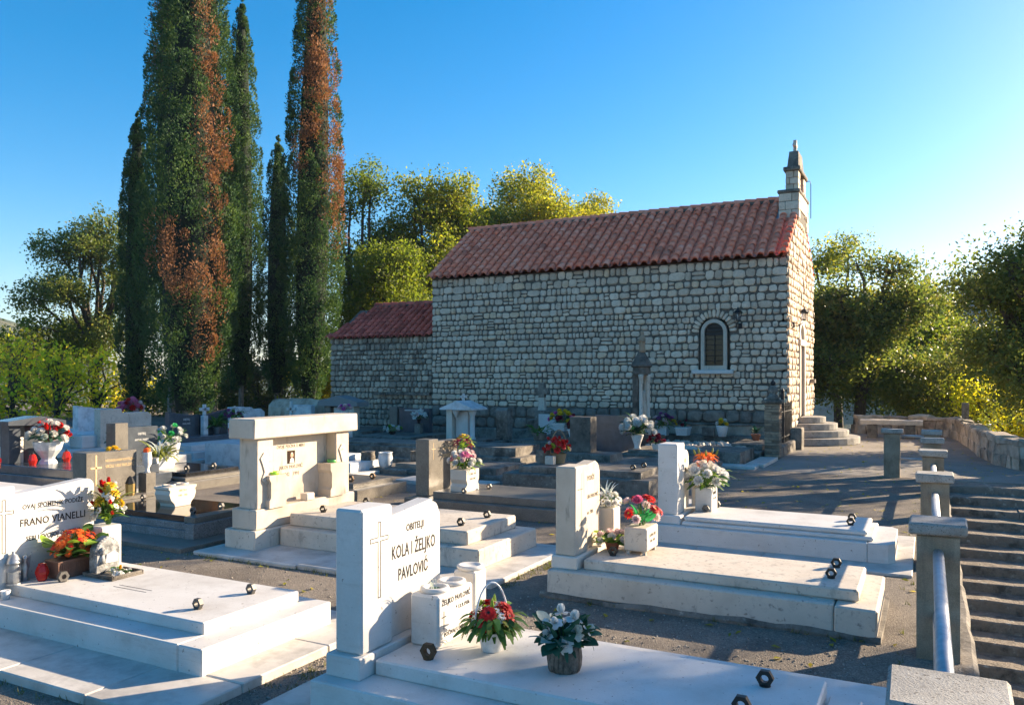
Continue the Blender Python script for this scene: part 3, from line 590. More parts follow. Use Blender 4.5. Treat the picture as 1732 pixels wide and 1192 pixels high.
def post(x,y,label,zt=.93,hw=.13,cw=.175,zb=-.1,nrec=1):
    p=thing('railing_post',label,'post',(x,y,zb),group='concrete posts of the stair railing')
    m=MB(); m.rough(x-hw,x+hw,y-hw,y+hw,zb,zt-.085,5,.006,.012); ob('shaft',m,'post_concrete',p)
    m=MB(); m.box(x-cw,x+cw,y-cw,y+cw,zt-.083,zt,.012,.005); ob('cap',m,'cap_concrete',p)
for y,l in zip(PY,ORD): post(.06 if y>3 else .055,y,l)
post(-.62,17.1,'concrete post standing left of the line, joined by pipe rails',.93,.14,.19)
GP='galvanised pipes of the stair railing'
for i in range(5):
    for z,nm in((.72,'upper'),(.30,'lower')):
        m=MB(); m.tube([(.06,PY[i]+.10,z),(.06,(PY[i]+PY[i+1])/2,z+.002),(.06,PY[i+1]-.10,z)],.034,14)
        ob('railing_pipe',m,'galvanised',None,smooth=True,label='%s galvanised pipe rail between the %s and %s railing posts'%(nm,('nearest','second','third','fourth','fifth')[i],('second','third','fourth','fifth','farthest')[i]),cat='pipe rail',group=GP)
for z,nm in((.80,'upper'),(.36,'lower')):
    m=MB(); m.tube([(-.5,17.1,z),(-.2,17.07,z),(.0,17.02,z)],.022,8); ob('railing_pipe',m,'galvanised',None,label='short %s cross rail joining the left post to the line'%nm,cat='pipe rail',group=GP)
# ---- stone table, bench wall
tb=thing('stone_table','low stone slab table on block supports under the trees','table',(-1.05,28.2,0))
m=MB(); m.rough(-1.95,-.15,27.9,28.6,.44,.58,9,.015,.02); ob('table_top',m,'limestone_old',tb)
for x in(-1.6,-.5): m=MB(); m.rough(x-.14,x+.14,28.0,28.5,0,.445,3,.015,.02); ob('leg',m,'concrete_old',tb)
bw=thing('bench_wall','curved rubble stone parapet with a low built-in bench at right','wall',(1.6,23,0))
path=[(-2.3,30.1),(-1.2,30.5),(0,30.4),(.85,29.6),(1.15,28.0),(1.25,26.0),(1.35,24.0),(1.45,22.2),(1.62,20.6),(1.95,19.7),(2.6,19.2),(3.6,19.0)]
def offset(p,d):
    o=[]
    for i in range(len(p)):
        a=Vector(p[max(i-1,0)]);b=Vector(p[min(i+1,len(p)-1)]);t=(b-a).normalized(); o.append((p[i][0]-t.y*d,p[i][1]+t.x*d))
    return o
def fine(p,n=4):
    o=[]
    for i in range(len(p)-1):
        for k in range(n): t=k/n; o.append((p[i][0]*(1-t)+p[i+1][0]*t,p[i][1]*(1-t)+p[i+1][1]*t))
    return o+[p[-1]]
fp=fine(path)
def ribbon(d0,d1,z0,z1f,mat,nm,par,step,gap=.02,amp=.012):
    A=offset(fp,d0);B=offset(fp,d1)
    for i in range(0,len(fp)-step,step):
        m=MB();V=[];L=step
        z1=z1f(i)
        for k in range(L+1):
            f=(gap/ .5 if k==0 else 0); j=i+k
            a=Vector(A[j]);b=Vector(B[j])
            if k==0: a=a.lerp(Vector(A[j+1]),gap*2);b=b.lerp(Vector(B[j+1]),gap*2)
            for (q,z) in((a,z0),(a,z1-.03),(a.lerp(b,.12),z1),(a.lerp(b,.88),z1),(b,z1-.03),(b,z0)):
                p=Vector((q.x,q.y,z)); p+=mnoise.noise_vector(p*4)*amp*2; V.append(p)
        F=[(k*6+e,k*6+(e+1)%6,(k+1)*6+(e+1)%6,(k+1)*6+e) for k in range(L) for e in range(6)]+[tuple(range(6))[::-1],tuple(L*6+e for e in range(6))]
        m.add(V,F); ob(nm,m,mat,par)
ribbon(.42,.02,-.05,lambda i:.30+.03*math.sin(i*1.7),'concrete_old','bench_slab',bw,4,.03,.02)
ribbon(.0,-.34,-.05,lambda i:.27+.02*math.sin(i*2.3),'rubble_stone_part','parapet_block',bw,1,.06,.03)
ribbon(-.01,-.33,.255,lambda i:.56+.03*math.sin(i*2.9),'rubble_stone_part','parapet_block',bw,2,.06,.035)
ribbon(.02,-.36,.52,lambda i:.64+.025*math.sin(i*1.3),'rubble_stone_part','coping',bw,3,.04,.03)
m=MB(); m.rough(.95,1.15,29.2,29.5,0,1.12,4,.03,.05); ob('standing_stone',m,'concrete_old',bw)

# ---------------------------------------------------------------- flowers
def petal_strip(mb,ang,tilt,l,wd,c=(0,0,0),curl=.3,mi=0,n=3,r0=0.02):
    ca,sa=math.cos(ang),math.sin(ang); V=[]
    for k in range(n+1):
        t=k/n; rr=r0+l*t*math.cos(tilt-curl*t); zz=l*t*math.sin(tilt-curl*t); ww=wd*(math.sin(math.pi*min(.95,.15+.75*t))) 
        for s_ in(-1,1): V.append((c[0]+ca*rr-sa*ww*s_*.5,c[1]+sa*rr+ca*ww*s_*.5,c[2]+zz))
    mb.add(V,[(2*k,2*k+1,2*k+3,2*k+2) for k in range(n)],mi)
FM={}
def flower_mesh(kind,col,eye='flower_eye'):
    key=(kind,col,eye)
    if key in FM: return FM[key]
    m=MB(); rg=random.Random(hash(kind)%99)
    if kind=='gerbera':
        for lay,(nn,t,l) in enumerate(((15,.15,1),(14,.5,.85),(10,.85,.6))):
            for i in range(nn): petal_strip(m,2*math.pi*(i+.5*lay)/nn+rg.uniform(-.08,.08),t+rg.uniform(-.08,.08),l,.34,(0,0,.02*lay),.35)
        m.lathe([(.22,.05),(.2,.16),(.1,.2)],(0,0,0),8,1)
    elif kind=='daisy':
        for i in range(13): petal_strip(m,2*math.pi*i/13,.15+rg.uniform(-.1,.1),1,.42,(0,0,0),.1,0,2)
        m.lathe([(.27,.02),(.25,.14),(.1,.2)],(0,0,0),8,1)
    elif kind=='mum':
        for lay in range(6):
            t=-.35+lay*.33; nn=(13,13,12,10,7,4)[lay]
            for i in range(nn): petal_strip(m,2*math.pi*(i+.37*lay)/nn+rg.uniform(-.1,.1),t,.95-.02*lay,.36,(0,0,.05),-.5,0,3)
    elif kind=='rose':
        for lay,(nn,t,l,w_) in enumerate(((6,.35,1,.95),(5,.8,.95,.85),(4,1.15,.85,.7),(3,1.4,.75,.5))):
            for i in range(nn): petal_strip(m,2*math.pi*(i+.5*lay)/nn+lay,t,l,w_,(0,0,.03*lay),-.55 if lay else .5,0,4)
    elif kind=='tulip':
        for lay in range(2):
            for i in range(3): petal_strip(m,2*math.pi*(i+.5*lay)/3,1.05,1.5,.9,(0,0,0),-.75,0,4)
    elif kind=='lily':
        for i in range(6): petal_strip(m,2*math.pi*i/6,.95,1.6,.42,(0,0,0),.75,0,5)
    elif kind=='bud':
        m.lathe([(.05,0),(.3,.5),(.34,1),(.2,1.7),(.02,2.1)],(0,0,0),7)
    elif kind=='orchid':
        for i in range(8): petal_strip(m,2*math.pi*i/8,.5+.4*(i%2),1.1,.4,(0,0,0),.9,0,4)
    FM[key]=mesh_of('flower',m,[col,eye],smooth=False); return FM[key]
LMs={}
def leaf_mesh(kind,col):
    if (kind,col) in LMs: return LMs[kind,col]
    m=MB()
    if kind=='lance': petal_strip(m,0,.35,1,.26,(0,0,0),.7,0,4,0)
    elif kind=='broad':
        V=[(0,0,0)];
        for k in range(1,6):
            t=k/5; ww=.36*math.sin(math.pi*min(.97,t*.9+.06)); z=.18*math.sin(t*2.2)
            V+=[(t,-ww,z+.1*ww),(t,0,z-.04),(t,ww,z+.1*ww)]
        F=[(0,2,1),(0,3,2)]
        for k in range(4): a=1+3*k; F+=[(a,a+1,a+4,a+3),(a+1,a+2,a+5,a+4)]
        m.add(V,F)
    elif kind=='blade': petal_strip(m,0,.9,1,.07,(0,0,0),1.2,0,6,0)
    elif kind=='round':
        m.add([(0,0,0)]+[(.5+.5*math.cos(a),.5*math.sin(a),.08*math.cos(2*a)) for a in [2*math.pi*i/10 for i in range(10)]],[(0,i,i%10+1) for i in range(1,11)])
    LMs[kind,col]=mesh_of('leaf',m,col,smooth=True); return LMs[kind,col]
def dirM(p,d,s,roll=0):
    q=Vector(d).normalized().to_track_quat('Z','Y').to_matrix().to_4x4(); return Matrix.Translation(p)@q@Matrix.Rotation(roll,4,'Z')@Matrix.Scale(s,4)
def leafM(p,az,el,s,roll=0): return Matrix.Translation(p)@Matrix.Rotation(az,4,'Z')@Matrix.Rotation(-el,4,'Y')@Matrix.Rotation(roll,4,'X')@Matrix.Scale(s,4)
def bouquet(par,c,rad,hgt,heads,leaves,rg,stem=True,ell=1.0,squash=1.0,lift=.0):
    """c: where the stems meet; dome of heads rad wide and hgt high; heads [(kind,col,n,size,eye)]; leaves [(kind,col,n,size)]"""
    c=Vector(c); ms=MB(); todo=[]
    for (kind,col,n,size,*e) in heads: todo+=[(kind,col,size,e[0] if e else 'flower_eye')]*n
    rg.shuffle(todo); N=len(todo)
    for i,(kind,col,size,eye) in enumerate(todo):
        t=(i+.5)/N; a=i*2.39996+rg.uniform(-.3,.3); th=math.acos(1-t*.9)
        d=Vector((math.sin(th)*math.cos(a),math.sin(th)*math.sin(a)*ell,math.cos(th)))
        p=c+Vector((d.x*rad,d.y*rad,lift+d.z*hgt))+Vector((rg.uniform(-1,1),rg.uniform(-1,1),rg.uniform(-1,1)))*size*.35
        dd=Vector((d.x,d.y,d.z*.9+.35))
        inst('flower',flower_mesh(kind,col,eye),par,dirM(p,dd,size*rg.uniform(.85,1.12),rg.uniform(0,6)))
        ms.tube([c+Vector((d.x*rad*.12,d.y*rad*.12,0)),c.lerp(p,.55)+Vector((0,0,hgt*.12)),p-dd.normalized()*size*.1],.0032 if size<.06 else .004,4)
    if stem and N: ob('stems',ms,'stem_green',par,kind='stuff')
    for (kind,col,n,size,*sp) in leaves:
        lo,hi=sp[0] if sp else (.1,1.1); rr=sp[1] if len(sp)>1 else .45
        for i in range(n):
            a=i*2.39996+rg.uniform(-.4,.4); el=rg.uniform(lo,hi); k=rg.uniform(.1,rr)
            p=c+Vector((math.cos(a)*rad*k,math.sin(a)*rad*k*ell,lift*.5+hgt*rg.uniform(.1,.75)*k*1.2))
            inst('leaf',leaf_mesh(kind,col),par,leafM(p,a,el,size*rg.uniform(.75,1.2),rg.uniform(-.4,.4)))
def small_foliage(par,c,rad,hgt,n,size,rg,mat='leaf_autumn',t0=0,t1=.5,squash=1):
    V,F,T=leafcloud(np.array([[c[0]+rad*a,c[1]+rad*b,c[2]+hgt*abs(d)] for a,b,d in [(rg.gauss(0,.45),rg.gauss(0,.45),rg.uniform(0,1)) for _ in range(n)]]),size,np.random.default_rng(n),.6)
    npmesh('foliage',V,F,mat,t0+(t1-t0)*T,par,kind='stuff')
def leafcloud(C,size,rng,up=.3,asp=.55):
    n=len(C); d=rng.normal(size=(n,3)); d[:,2]=np.abs(d[:,2])*1.0; d/=np.linalg.norm(d,axis=1)[:,None]
    e=rng.normal(size=(n,3)); e-= (e*d).sum(1)[:,None]*d; e/=np.linalg.norm(e,axis=1)[:,None]
    s=(size*rng.uniform(.65,1.35,n))[:,None]
    nrm=np.cross(d,e)
    V=np.stack([C-d*s*.5,C+e*s*asp*.5+nrm*s*.06,C+d*s*.5,C-e*s*asp*.5+nrm*s*.06],1).reshape(-1,3)
    F=np.arange(4*n).reshape(n,4); return V,F,rng.random(n)
rg=random.Random(21)

# ---------------------------------------------------------------- tomb parts
def nut(par,x,y,z,mat='bronze',r=.043,ax='y'):
    m=MB(); n=12; th=.016; V=[];F=[]
    for d in(-th,th):
        for rr,kind in((r,'h'),(r*.45,'c')):
            for i in range(n):
                a=2*math.pi*i/n+math.pi/2; k=rr
                if kind=='h': k=rr*math.cos(math.pi/6)/math.cos(((a)%(math.pi/3))-math.pi/6)
                p=(k*math.cos(a),k*math.sin(a)); V.append((x+p[0],y+d,z+r*.93+p[1]) if ax=='y' else (x+d,y+p[0],z+r*.93+p[1]))
    for i in range(n):
        j=(i+1)%n; F+=[(i,j,n+j,n+i),(2*n+i,3*n+i,3*n+j,2*n+j),(i,2*n+i,2*n+j,j),(n+i,n+j,3*n+j,3*n+i)]
    m.add(V,F); m.lathe([(.030,0),(.030,.008),(.02,.012)],(x,y,z-.001),10); return ob('ring_handle',m,mat,par)
def cross_outline(par,x,yc,z0,z1,hw,zarm,t,mat='lettering',w_=.005):
    m=MB(); P=[(yc-t,z0),(yc+t,z0),(yc+t,zarm-t),(yc+hw,zarm-t),(yc+hw,zarm+t),(yc+t,zarm+t),(yc+t,z1),(yc-t,z1),(yc-t,zarm+t),(yc-hw,zarm+t),(yc-hw,zarm-t),(yc-t,zarm-t)]
    for i in range(12):
        a,b=P[i],P[(i+1)%12]; h=w_/2; m.box(x-.001,x+.0015,min(a[0],b[0])-h,max(a[0],b[0])+h,min(a[1],b[1])-h,max(a[1],b[1])+h,.0003)
    return ob('engraved_cross',m,mat,par)
def part(par,nm,b,mat,bev=.008,j=0): m=MB(); m.box(*b,bev,j); return ob(nm,m,mat,par)
def rpart(par,nm,b,mat,seg=10,amp=.008,bev=.015,axis='x'): m=MB(); m.rough(*b,seg,amp,bev,axis); return ob(nm,m,mat,par)
def pav(par,x0,x1,y0,y1,z1,mat,nx,hole=None):
    # border paving as separate flags round the tomb
    for i in range(nx):
        a=x0+(x1-x0)*i/nx; b=x0+(x1-x0)*(i+1)/nx
        m=MB(); m.box(a+.002,b-.002,y0,y1,-.05,z1+random.uniform(-.003,.003),.006,.003); ob('paving_slab',m,mat,par)
def shoulder(y0,y1,z0,zl,zr,r=.09,notch=.02,n=6):
    P=[(y0,z0),(y1,z0),(y1,zr-r-notch)]
    if notch: P+=[(y1-.012,zr-r-notch+.004)]; y1-=.012
    P+=[(y1-r+r*math.cos(a),zr-notch-r+r*math.sin(a)) for a in [math.pi/2*k/n for k in range(n+1)]]
    if notch: P+=[(y1-r-.008,zr)]
    P+=[(y0,zl)]; return P

# ---- T1: nearest white tomb
t=thing('family_tomb','nearest white limestone tomb with cross pillar and dark family lettering','tomb',(-1.6,4.1,0))
pav(t,-3.38,-.16,2.6,4.98,.045,'limestone_paving',4)
part(t,'plinth',(-3.10,-.18,3.47,4.86,.03,.2),'limestone_white',.008)
hb=part(t,'head_base',(-3.075,-2.83,3.575,4.6,.197,.325),'limestone_white',.008)
m=MB(); m.box(-3.045,-2.85,3.62,3.92,.322,1.15,.014); pil=ob('pillar',m,'limestone_white',t); cross_outline(pil,-2.85,3.785,.62,1.06,.085,.96,.012)
m=MB(); m.prism(shoulder(3.923,4.52,.322,1.06,1.11,.08),-3.02,-2.9,'x',.006); hd=ob('headstone',m,'limestone_white',t)
text('OBITELJI',.062,hd,-2.9,4.225,.945,sx=.82); text('KOLA I ŽELJKO',.115,hd,-2.9,4.215,.795,sx=.60); text('PAVLOVIĆ',.104,hd,-2.9,4.205,.655,sx=.66)
part(t,'cover_slab',(-2.82,-.48,3.70,4.56,.197,.288),'limestone_white',.01)
part(t,'foot_block',(-.46,-.30,3.72,4.5,.197,.235),'limestone_white',.008)
nut(t,-2.55,3.85,.287,'rust_bronze',.05); nut(t,-.76,4.33,.287,'bronze',.046); nut(t,-.80,3.93,.287,'bronze',.046)
vb=thing('flower_box','white stone twin flower block with round rims on the nearest tomb','flower box',(-2.68,4.24,.288))
m=MB(); m.box(-2.79,-2.585,4.01,4.42,.288,.60,.014); bl=ob('block',m,'limestone_white',vb)
for y in(4.125,4.32): m=MB(); m.lathe([(.085,0),(.092,.012),(.088,.026),(.07,.03),(.058,.02),(.055,.004)],(-2.685,y,.599),22); ob('rim',m,'limestone_white',vb,smooth=True)
text('ŽELJKO PAVLOVIĆ',.046,bl,-2.585,4.215,.535,sx=.85); text('* 13.9.1936',.034,bl,-2.585,4.29,.478); text('POČIVAJ U MIRU',.033,bl,-2.585,4.20,.345)
m=MB(); m.box(-2.587,-2.5835,4.068,4.074,.39,.50,.001); m.box(-2.587,-2.5835,4.045,4.097,.462,.468,.001); ob('engraved_cross',m,'lettering',bl)
gt=thing('dry_sprig','pale dry sprig standing in the left rim of the twin flower block','sprig',(-2.685,4.13,.60))
m=MB(); m.lathe([(.04,.0),(.03,.012)],(-2.685,4.13,.603),10); ob('moss',m,'leaf_dark',gt)
for i in range(7): inst('leaf',leaf_mesh('blade','leaf_pale'),gt,leafM((-2.685+rg.uniform(-.02,.02),4.13+rg.uniform(-.03,.0),.605),rg.uniform(2.2,5.0),1.0,.11*rg.uniform(.6,1.2)))
vb=thing('stone_vase','white square stone vase with round rim behind the twin flower block','vase',(-2.8,4.72,.2))
m=MB(); m.box(-2.825,-2.66,4.565,4.73,.197,.62,.012); ob('block',m,'limestone_white',vb); m=MB(); m.lathe([(.085,0),(.092,.012),(.088,.026),(.07,.03),(.058,.02)],(-2.742,4.648,.619),22); ob('rim',m,'limestone_white',vb,smooth=True)
# basket of red gerberas
fb=thing('flower_basket','white pot with red gerberas, lily buds and hooped handle','flower basket',(-2.3,4.15,.288))
m=MB(); m.lathe([(.058,0),(.062,.005),(.082,.115),(.086,.12),(.08,.118),(.06,.03)],(-2.30,4.15,.289),20); ob('pot',m,'plastic_white',fb,smooth=True)
m=MB(); m.tube([(-2.30+.085*math.cos(a)*.75,4.15+.095*math.cos(a),.40+.29*math.sin(a)) for a in [math.pi*k/14 for k in range(15)]],.006,6); ob('handle',m,'plastic_white',fb,smooth=True)
bouquet(fb,(-2.30,4.15,.39),.125,.12,[('gerbera','petal_red',8,.062,'flower_eye_dark'),('daisy','petal_white',14,.026),('mum','leaf_lime',4,.03)],[('lance','leaf_green',120,.13,(-.5,.35),.9),('lance','leaf_olive',40,.10,(-.2,.6),1.0),('lance','leaf_lime',10,.10,(.7,1.3),.4)],rg,lift=.06)
for dx,dy,h in((.02,-.03,.22),(-.03,.08,.2)): inst('flower',flower_mesh('bud','leaf_lime'),fb,dirM((-2.3+dx,4.15+dy,.40+h*.6),(dx*2,dy*3,1),.038))
# bark pot
bk=thing('bark_flower_pot','bark covered pot with dark green leaves and white artificial roses','flower pot',(-1.79,4.06,.288))
m=MB(); pr=[(.085,0),(.095,.02),(.1,.07),(.095,.12),(.105,.15),(.09,.148),(.07,.12)]; m.lathe(pr,(-1.79,4.06,.289),26)
m.v=[(x+.008*mnoise.noise(Vector((x*60,y*60,z*8))),y+.008*mnoise.noise(Vector((x*60+9,y*60,z*8))),z) for x,y,z in m.v]; ob('pot',m,'bark_pot',bk)
bouquet(bk,(-1.79,4.06,.42),.13,.13,[('rose','petal_white',8,.05),('rose','leaf_pale',3,.05)],[('broad','leaf_dark',75,.10,(-.5,1.0),.95),('broad','leaf_pale',16,.10,(-.3,1.0),1.0),('lance','leaf_dark',30,.09,(-.6,.8),1.0),('broad','leaf_green',12,.07,(-.4,.8),1.0)],rg,lift=.03)

# ---- T2: left white tomb
t=thing('family_tomb','wide white tomb at left with three lines of dark lettering and paved border','tomb',(-5.3,4.1,0))
for a,b in((-7.4,-6.35),(-6.35,-5.2),(-5.2,-4.36),(-4.36,-3.67)): part(t,'paving_slab',(a+.002,b-.002,2.97,3.52,-.05,.06+random.uniform(-.003,.002)),'limestone_paving',.008,.003)
for a,b in((3.522,4.3),(4.302,4.98)): part(t,'paving_slab',(-4.05,-3.672,a,b-.002,-.05,.06),'limestone_paving',.008,.003)
part(t,'paving_slab',(-7.4,-4.052,4.65,4.98,-.05,.058),'limestone_paving',.008)
part(t,'base',(-7.0,-4.20,3.486,4.70,.04,.225),'limestone_white',.008); part(t,'base_end',(-4.197,-3.985,3.487,4.699,.04,.2245),'limestone_white',.008)
part(t,'cover_slab',(-6.36,-4.20,3.69,4.59,.222,.305),'limestone_white',.008)
m=MB(); m.box(-6.56,-6.33,3.40,3.74,.222,1.06,.012); pil=ob('pillar',m,'limestone_white',t); cross_outline(pil,-6.33,3.65,.55,.96,.075,.86,.012)
m=MB(); m.prism(shoulder(3.743,4.44,.222,.985,1.045,.07,0),-6.5,-6.38,'x',.006); hd=ob('headstone',m,'limestone_white',t)
text('OVAJ SPOMENIK PODIŽE',.052,hd,-6.38,4.08,.86,sx=.86); text('FRANO VIANELLI',.082,hd,-6.38,4.08,.725,sx=.86); text('SEBI I SVOJOJ OBITELJI',.052,hd,-6.38,4.08,.605,sx=.86)
nut(t,-4.49,3.90,.304,'steel_nut',.04); nut(t,-4.46,4.36,.304,'steel_nut',.04); nut(t,-6.03,3.93,.304,'steel_nut',.045,'x')
m=MB()
for dy in(0,.05): m.box(-5.55,-5.18,4.02+dy,4.025+dy,.304,.3065,.0005)
ob('engraved_lines',m,'lettering',t)
vb=thing('stone_vase','tall white stone vase block with yellow, white and red flowers','vase',(-6.2,4.52,.222)); part(vb,'block',(-6.34,-6.14,4.335,4.53,.222,.655),'limestone_white',.012)
bouquet(vb,(-6.22,4.46,.65),.085,.30,[('gerbera','petal_yellow',7,.058),('daisy','petal_white',10,.038),('rose','petal_white',5,.042),('tulip','petal_red',7,.040)],[('blade','leaf_olive',26,.28,(.7,1.35),.5),('lance','leaf_green',30,.13,(.4,1.3),.5),('lance','leaf_lime',22,.12,(.3,1.2),.6)],rg,lift=.06,ell=1.1)
pn=thing('planter_box','brown plastic ribbed planter with orange kalanchoe flowers','planter',(-6.16,4.13,.305))
m=MB(); x0,x1,y0,y1=-6.25,-6.09,3.93,4.34; m.add([(x0+.012,y0+.015,.306),(x1-.012,y0+.015,.306),(x1-.012,y1-.015,.306),(x0+.012,y1-.015,.306),(x0,y0,.44),(x1,y0,.44),(x1,y1,.44),(x0,y1,.44)],[(3,2,1,0),(0,1,5,4),(1,2,6,5),(2,3,7,6),(3,0,4,7),(4,5,6,7)]); ob('box',m,'plastic_brown',pn)
for i in range(22):
    y=y0+.02+.0175*i; m=MB(); m.add([(x1-.010,y,.33),(x1-.010,y+.009,.33),(x1+.003,y+.009,.42),(x1+.003,y,.42),(x1-.016,y,.33),(x1-.016,y+.009,.33),(x1-.006,y+.009,.42),(x1-.006,y,.42)],[(0,1,2,3),(0,3,7,4),(1,5,6,2),(3,2,6,7),(0,4,5,1)]); ob('rib',m,'plastic_brown',pn)
m=MB(); m.box(x0-.008,x1+.008,y0-.008,y1+.008,.438,.455,.004); ob('rim',m,'plastic_brown',pn)
bouquet(pn,(-6.17,4.13,.46),.14,.19,[('daisy','petal_orange',70,.027,'petal_orange'),('daisy','petal_red',24,.025,'petal_red')],[('round','leaf_green',26,.10,(-.1,.8),.9),('round','leaf_lime',12,.10,(-.2,.6),1.0),('broad','leaf_green',16,.12,(-.3,.7),1.0)],rg,ell=1.35,lift=.02)
pq=thing('memorial_plaque','grey carved memorial plaque on a shallow tray with white roses','plaque',(-5.86,4.24,.305))
m=MB(); m.box(-6.06,-5.69,4.11,4.40,.305,.318,.004); m.box(-6.06,-5.69,4.11,4.125,.318,.34,.004); m.box(-6.06,-5.69,4.385,4.40,.318,.34,.004); m.box(-6.06,-6.045,4.126,4.384,.318,.34,.004); m.box(-5.705,-5.69,4.126,4.384,.318,.34,.004); ob('tray',m,'concrete_old',pq)
m=MB(); pp=[(4.14,.318),(4.36,.318),(4.362,.48),(4.35,.54),(4.32,.58),(4.285,.60),(4.25,.615),(4.215,.60),(4.17,.57),(4.145,.53),(4.138,.46)]; m.prism(pp,-6.02,-5.93,'x',.012); ps=ob('stone',m,'carved_grey',pq)
m=MB(); m.prism([(4.22,.40),(4.33,.40),(4.335,.46),(4.30,.49),(4.23,.47)],-5.932,-5.92,'x',.003); ob('panel',m,'ceramic_white',ps)
for i in range(16):
    a=math.pi*(i/15); m=MB(); m.lathe([(.004,0),(.014,.008),(.012,.02),(.002,.026)],(-5.945,4.25+.10*math.cos(a),.47+.115*math.sin(a)),6); ob('carved_leaf',m,'carved_grey',ps)
m=MB(); m.lathe([(.005,.0),(.022,.012),(.025,.035),(.018,.055),(.004,.06)],(-5.925,4.195,.475),8); m.lathe([(.03,0),(.022,.04),(.012,.07)],(-5.93,4.195,.405),8); ob('carved_angel',m,'carved_grey',ps,smooth=True)
bouquet(pq,(-5.80,4.26,.325),.07,.035,[('rose','petal_white',5,.032),('tulip','petal_yellow',1,.026)],[('broad','leaf_green',10,.055,(0,.6),.9)],rg,False)
rl=thing('grave_lantern','red glass votive lantern beside the brown planter','lantern',(-6.2,3.87,.305)); m=MB(); m.lathe([(.028,0),(.034,.01),(.05,.06),(.05,.075),(.036,.115),(.026,.125)],(-6.2,3.87,.306),6); ob('glass',m,'red_glass',rl); m=MB(); m.lathe([(.03,.0),(.026,.012),(.008,.018)],(-6.2,3.87,.431),6); ob('lid',m,'red_glass',rl)
gl=thing('grave_lantern','clear glass lantern with grey metal hood at the left edge','lantern',(-6.30,3.70,.305)); m=MB(); m.lathe([(.03,0),(.05,.02),(.052,.14),(.045,.16)],(-6.30,3.705,.306),14); ob('glass',m,'clear_glass',gl,smooth=True)
m=MB(); m.lathe([(.058,.16),(.052,.175),(.03,.225),(.012,.235),(.012,.25),(.002,.255)],(-6.30,3.705,.306),14); ob('hood',m,'zinc',gl,smooth=True); m=MB(); m.lathe([(.055,-.002),(.055,.012),(.034,.014)],(-6.30,3.705,.306),14); ob('foot',m,'zinc',gl); m=MB(); m.lathe([(.026,.014),(.026,.09),(.004,.095)],(-6.30,3.705,.306),10); ob('candle',m,'petal_white',gl)
sg=thing('silver_ornament','small silver angel ornament behind the glass lantern','ornament',(-6.33,3.80,.305)); m=MB(); m.lathe([(.03,0),(.022,.05),(.028,.11),(.012,.15),(.02,.165),(.02,.19),(.003,.205)],(-6.325,3.81,.305),10); ob('body',m,'zinc',sg,smooth=True); m=MB(); m.prism([(3.76,.40),(3.81,.36),(3.86,.40),(3.87,.50),(3.83,.46),(3.79,.46),(3.75,.50)],-6.35,-6.343,'x'); ob('wings',m,'zinc',sg)
wp=thing('small_pot','small white candle pot on the step at the left edge','pot',(-6.22,3.6,.225)); m=MB(); m.lathe([(.03,0),(.034,.06),(.036,.065),(.03,.06),(.028,.03)],(-6.22,3.60,.226),14); ob('pot',m,'plastic_white',wp,smooth=True); m=MB(); m.lathe([(.0295,.045),(.002,.05)],(-6.22,3.60,.226),14); ob('wax',m,'petal_white',wp)

# ---- T3: middle right stained tomb
t=thing('family_tomb','stained cream tomb with thin cross pillar and four ring handles','tomb',(-1.6,6.9,0))
rpart(t,'footing',(-3.0,-.29,6.275,7.5,-.05,.045),'concrete_old',22,.025,.025)
part(t,'base',(-2.95,-.62,6.31,7.46,.025,.235),'limestone_old',.012,.004); part(t,'base_end',(-.617,-.325,6.308,7.462,.02,.232),'limestone_old',.015,.006)
part(t,'head_base',(-2.95,-2.70,6.40,7.2,.232,.345),'limestone',.01)
m=MB(); m.box(-2.925,-2.735,6.44,6.72,.342,1.125,.012,.003); pil=ob('pillar',m,'portal_stone',t)
m=MB(); m.box(-2.736,-2.7335,6.572,6.578,.55,1.06,.0005); m.box(-2.736,-2.7335,6.49,6.66,.915,.921,.0005); ob('engraved_cross',m,'lettering',pil)
m=MB(); m.prism(shoulder(6.722,7.12,.342,1.10,1.13,.08,.012),-2.9,-2.77,'x',.008); hd=ob('headstone',m,'portal_stone',t)
text('PODIŽE',.062,hd,-2.77,6.89,.965,'lettering_worn',sx=.8); text('GUBA PAVLOVIĆ',.048,hd,-2.77,6.915,.80,'lettering_worn',sx=.8); text('ov. 1984',.05,hd,-2.77,6.87,.655,'lettering_worn',sx=.8)
part(t,'cover_slab',(-2.67,-.46,6.46,7.30,.232,.325),'limestone_old',.014,.003)
for x,y in((-.68,6.76),(-.68,7.16),(-2.49,6.72),(-2.45,7.2)): nut(t,x,y,.324,'bronze',.044)
vb=thing('flower_box','square white stone flower box on feet with red artificial flowers','flower box',(-2.3,7.0,.325))
m=MB(); m.box(-2.43,-2.215,6.83,7.17,.355,.565,.012); bl=ob('block',m,'limestone_old',vb)
for x in(-2.41,-2.26):
    for y in(6.845,7.12): m=MB(); m.box(x,x+.03,y,y+.03,.322,.36,.003); ob('foot',m,'limestone_old',vb)
text('† GUBA 1931',.035,bl,-2.215,7.0,.48,'lettering_worn',sx=.9); text('1912 - 1984',.03,bl,-2.215,7.0,.43,'lettering_worn',sx=.9)
bouquet(vb,(-2.32,7.0,.565),.18,.26,[('gerbera','petal_red',6,.055,'petal_yellow'),('mum','petal_pale',4,.05),('mum','petal_pink',2,.052)],[('broad','leaf_plastic',18,.13,(.3,1.2),.3),('blade','leaf_green',10,.16,(.8,1.4),.4)],rg,lift=.02,ell=1.3)
vb=thing('stone_vase','tall cream stone vase with white flowers right of the stained headstone','vase',(-2.75,7.3,.235)); part(vb,'block',(-2.86,-2.665,7.2,7.40,.232,.66),'limestone',.012)
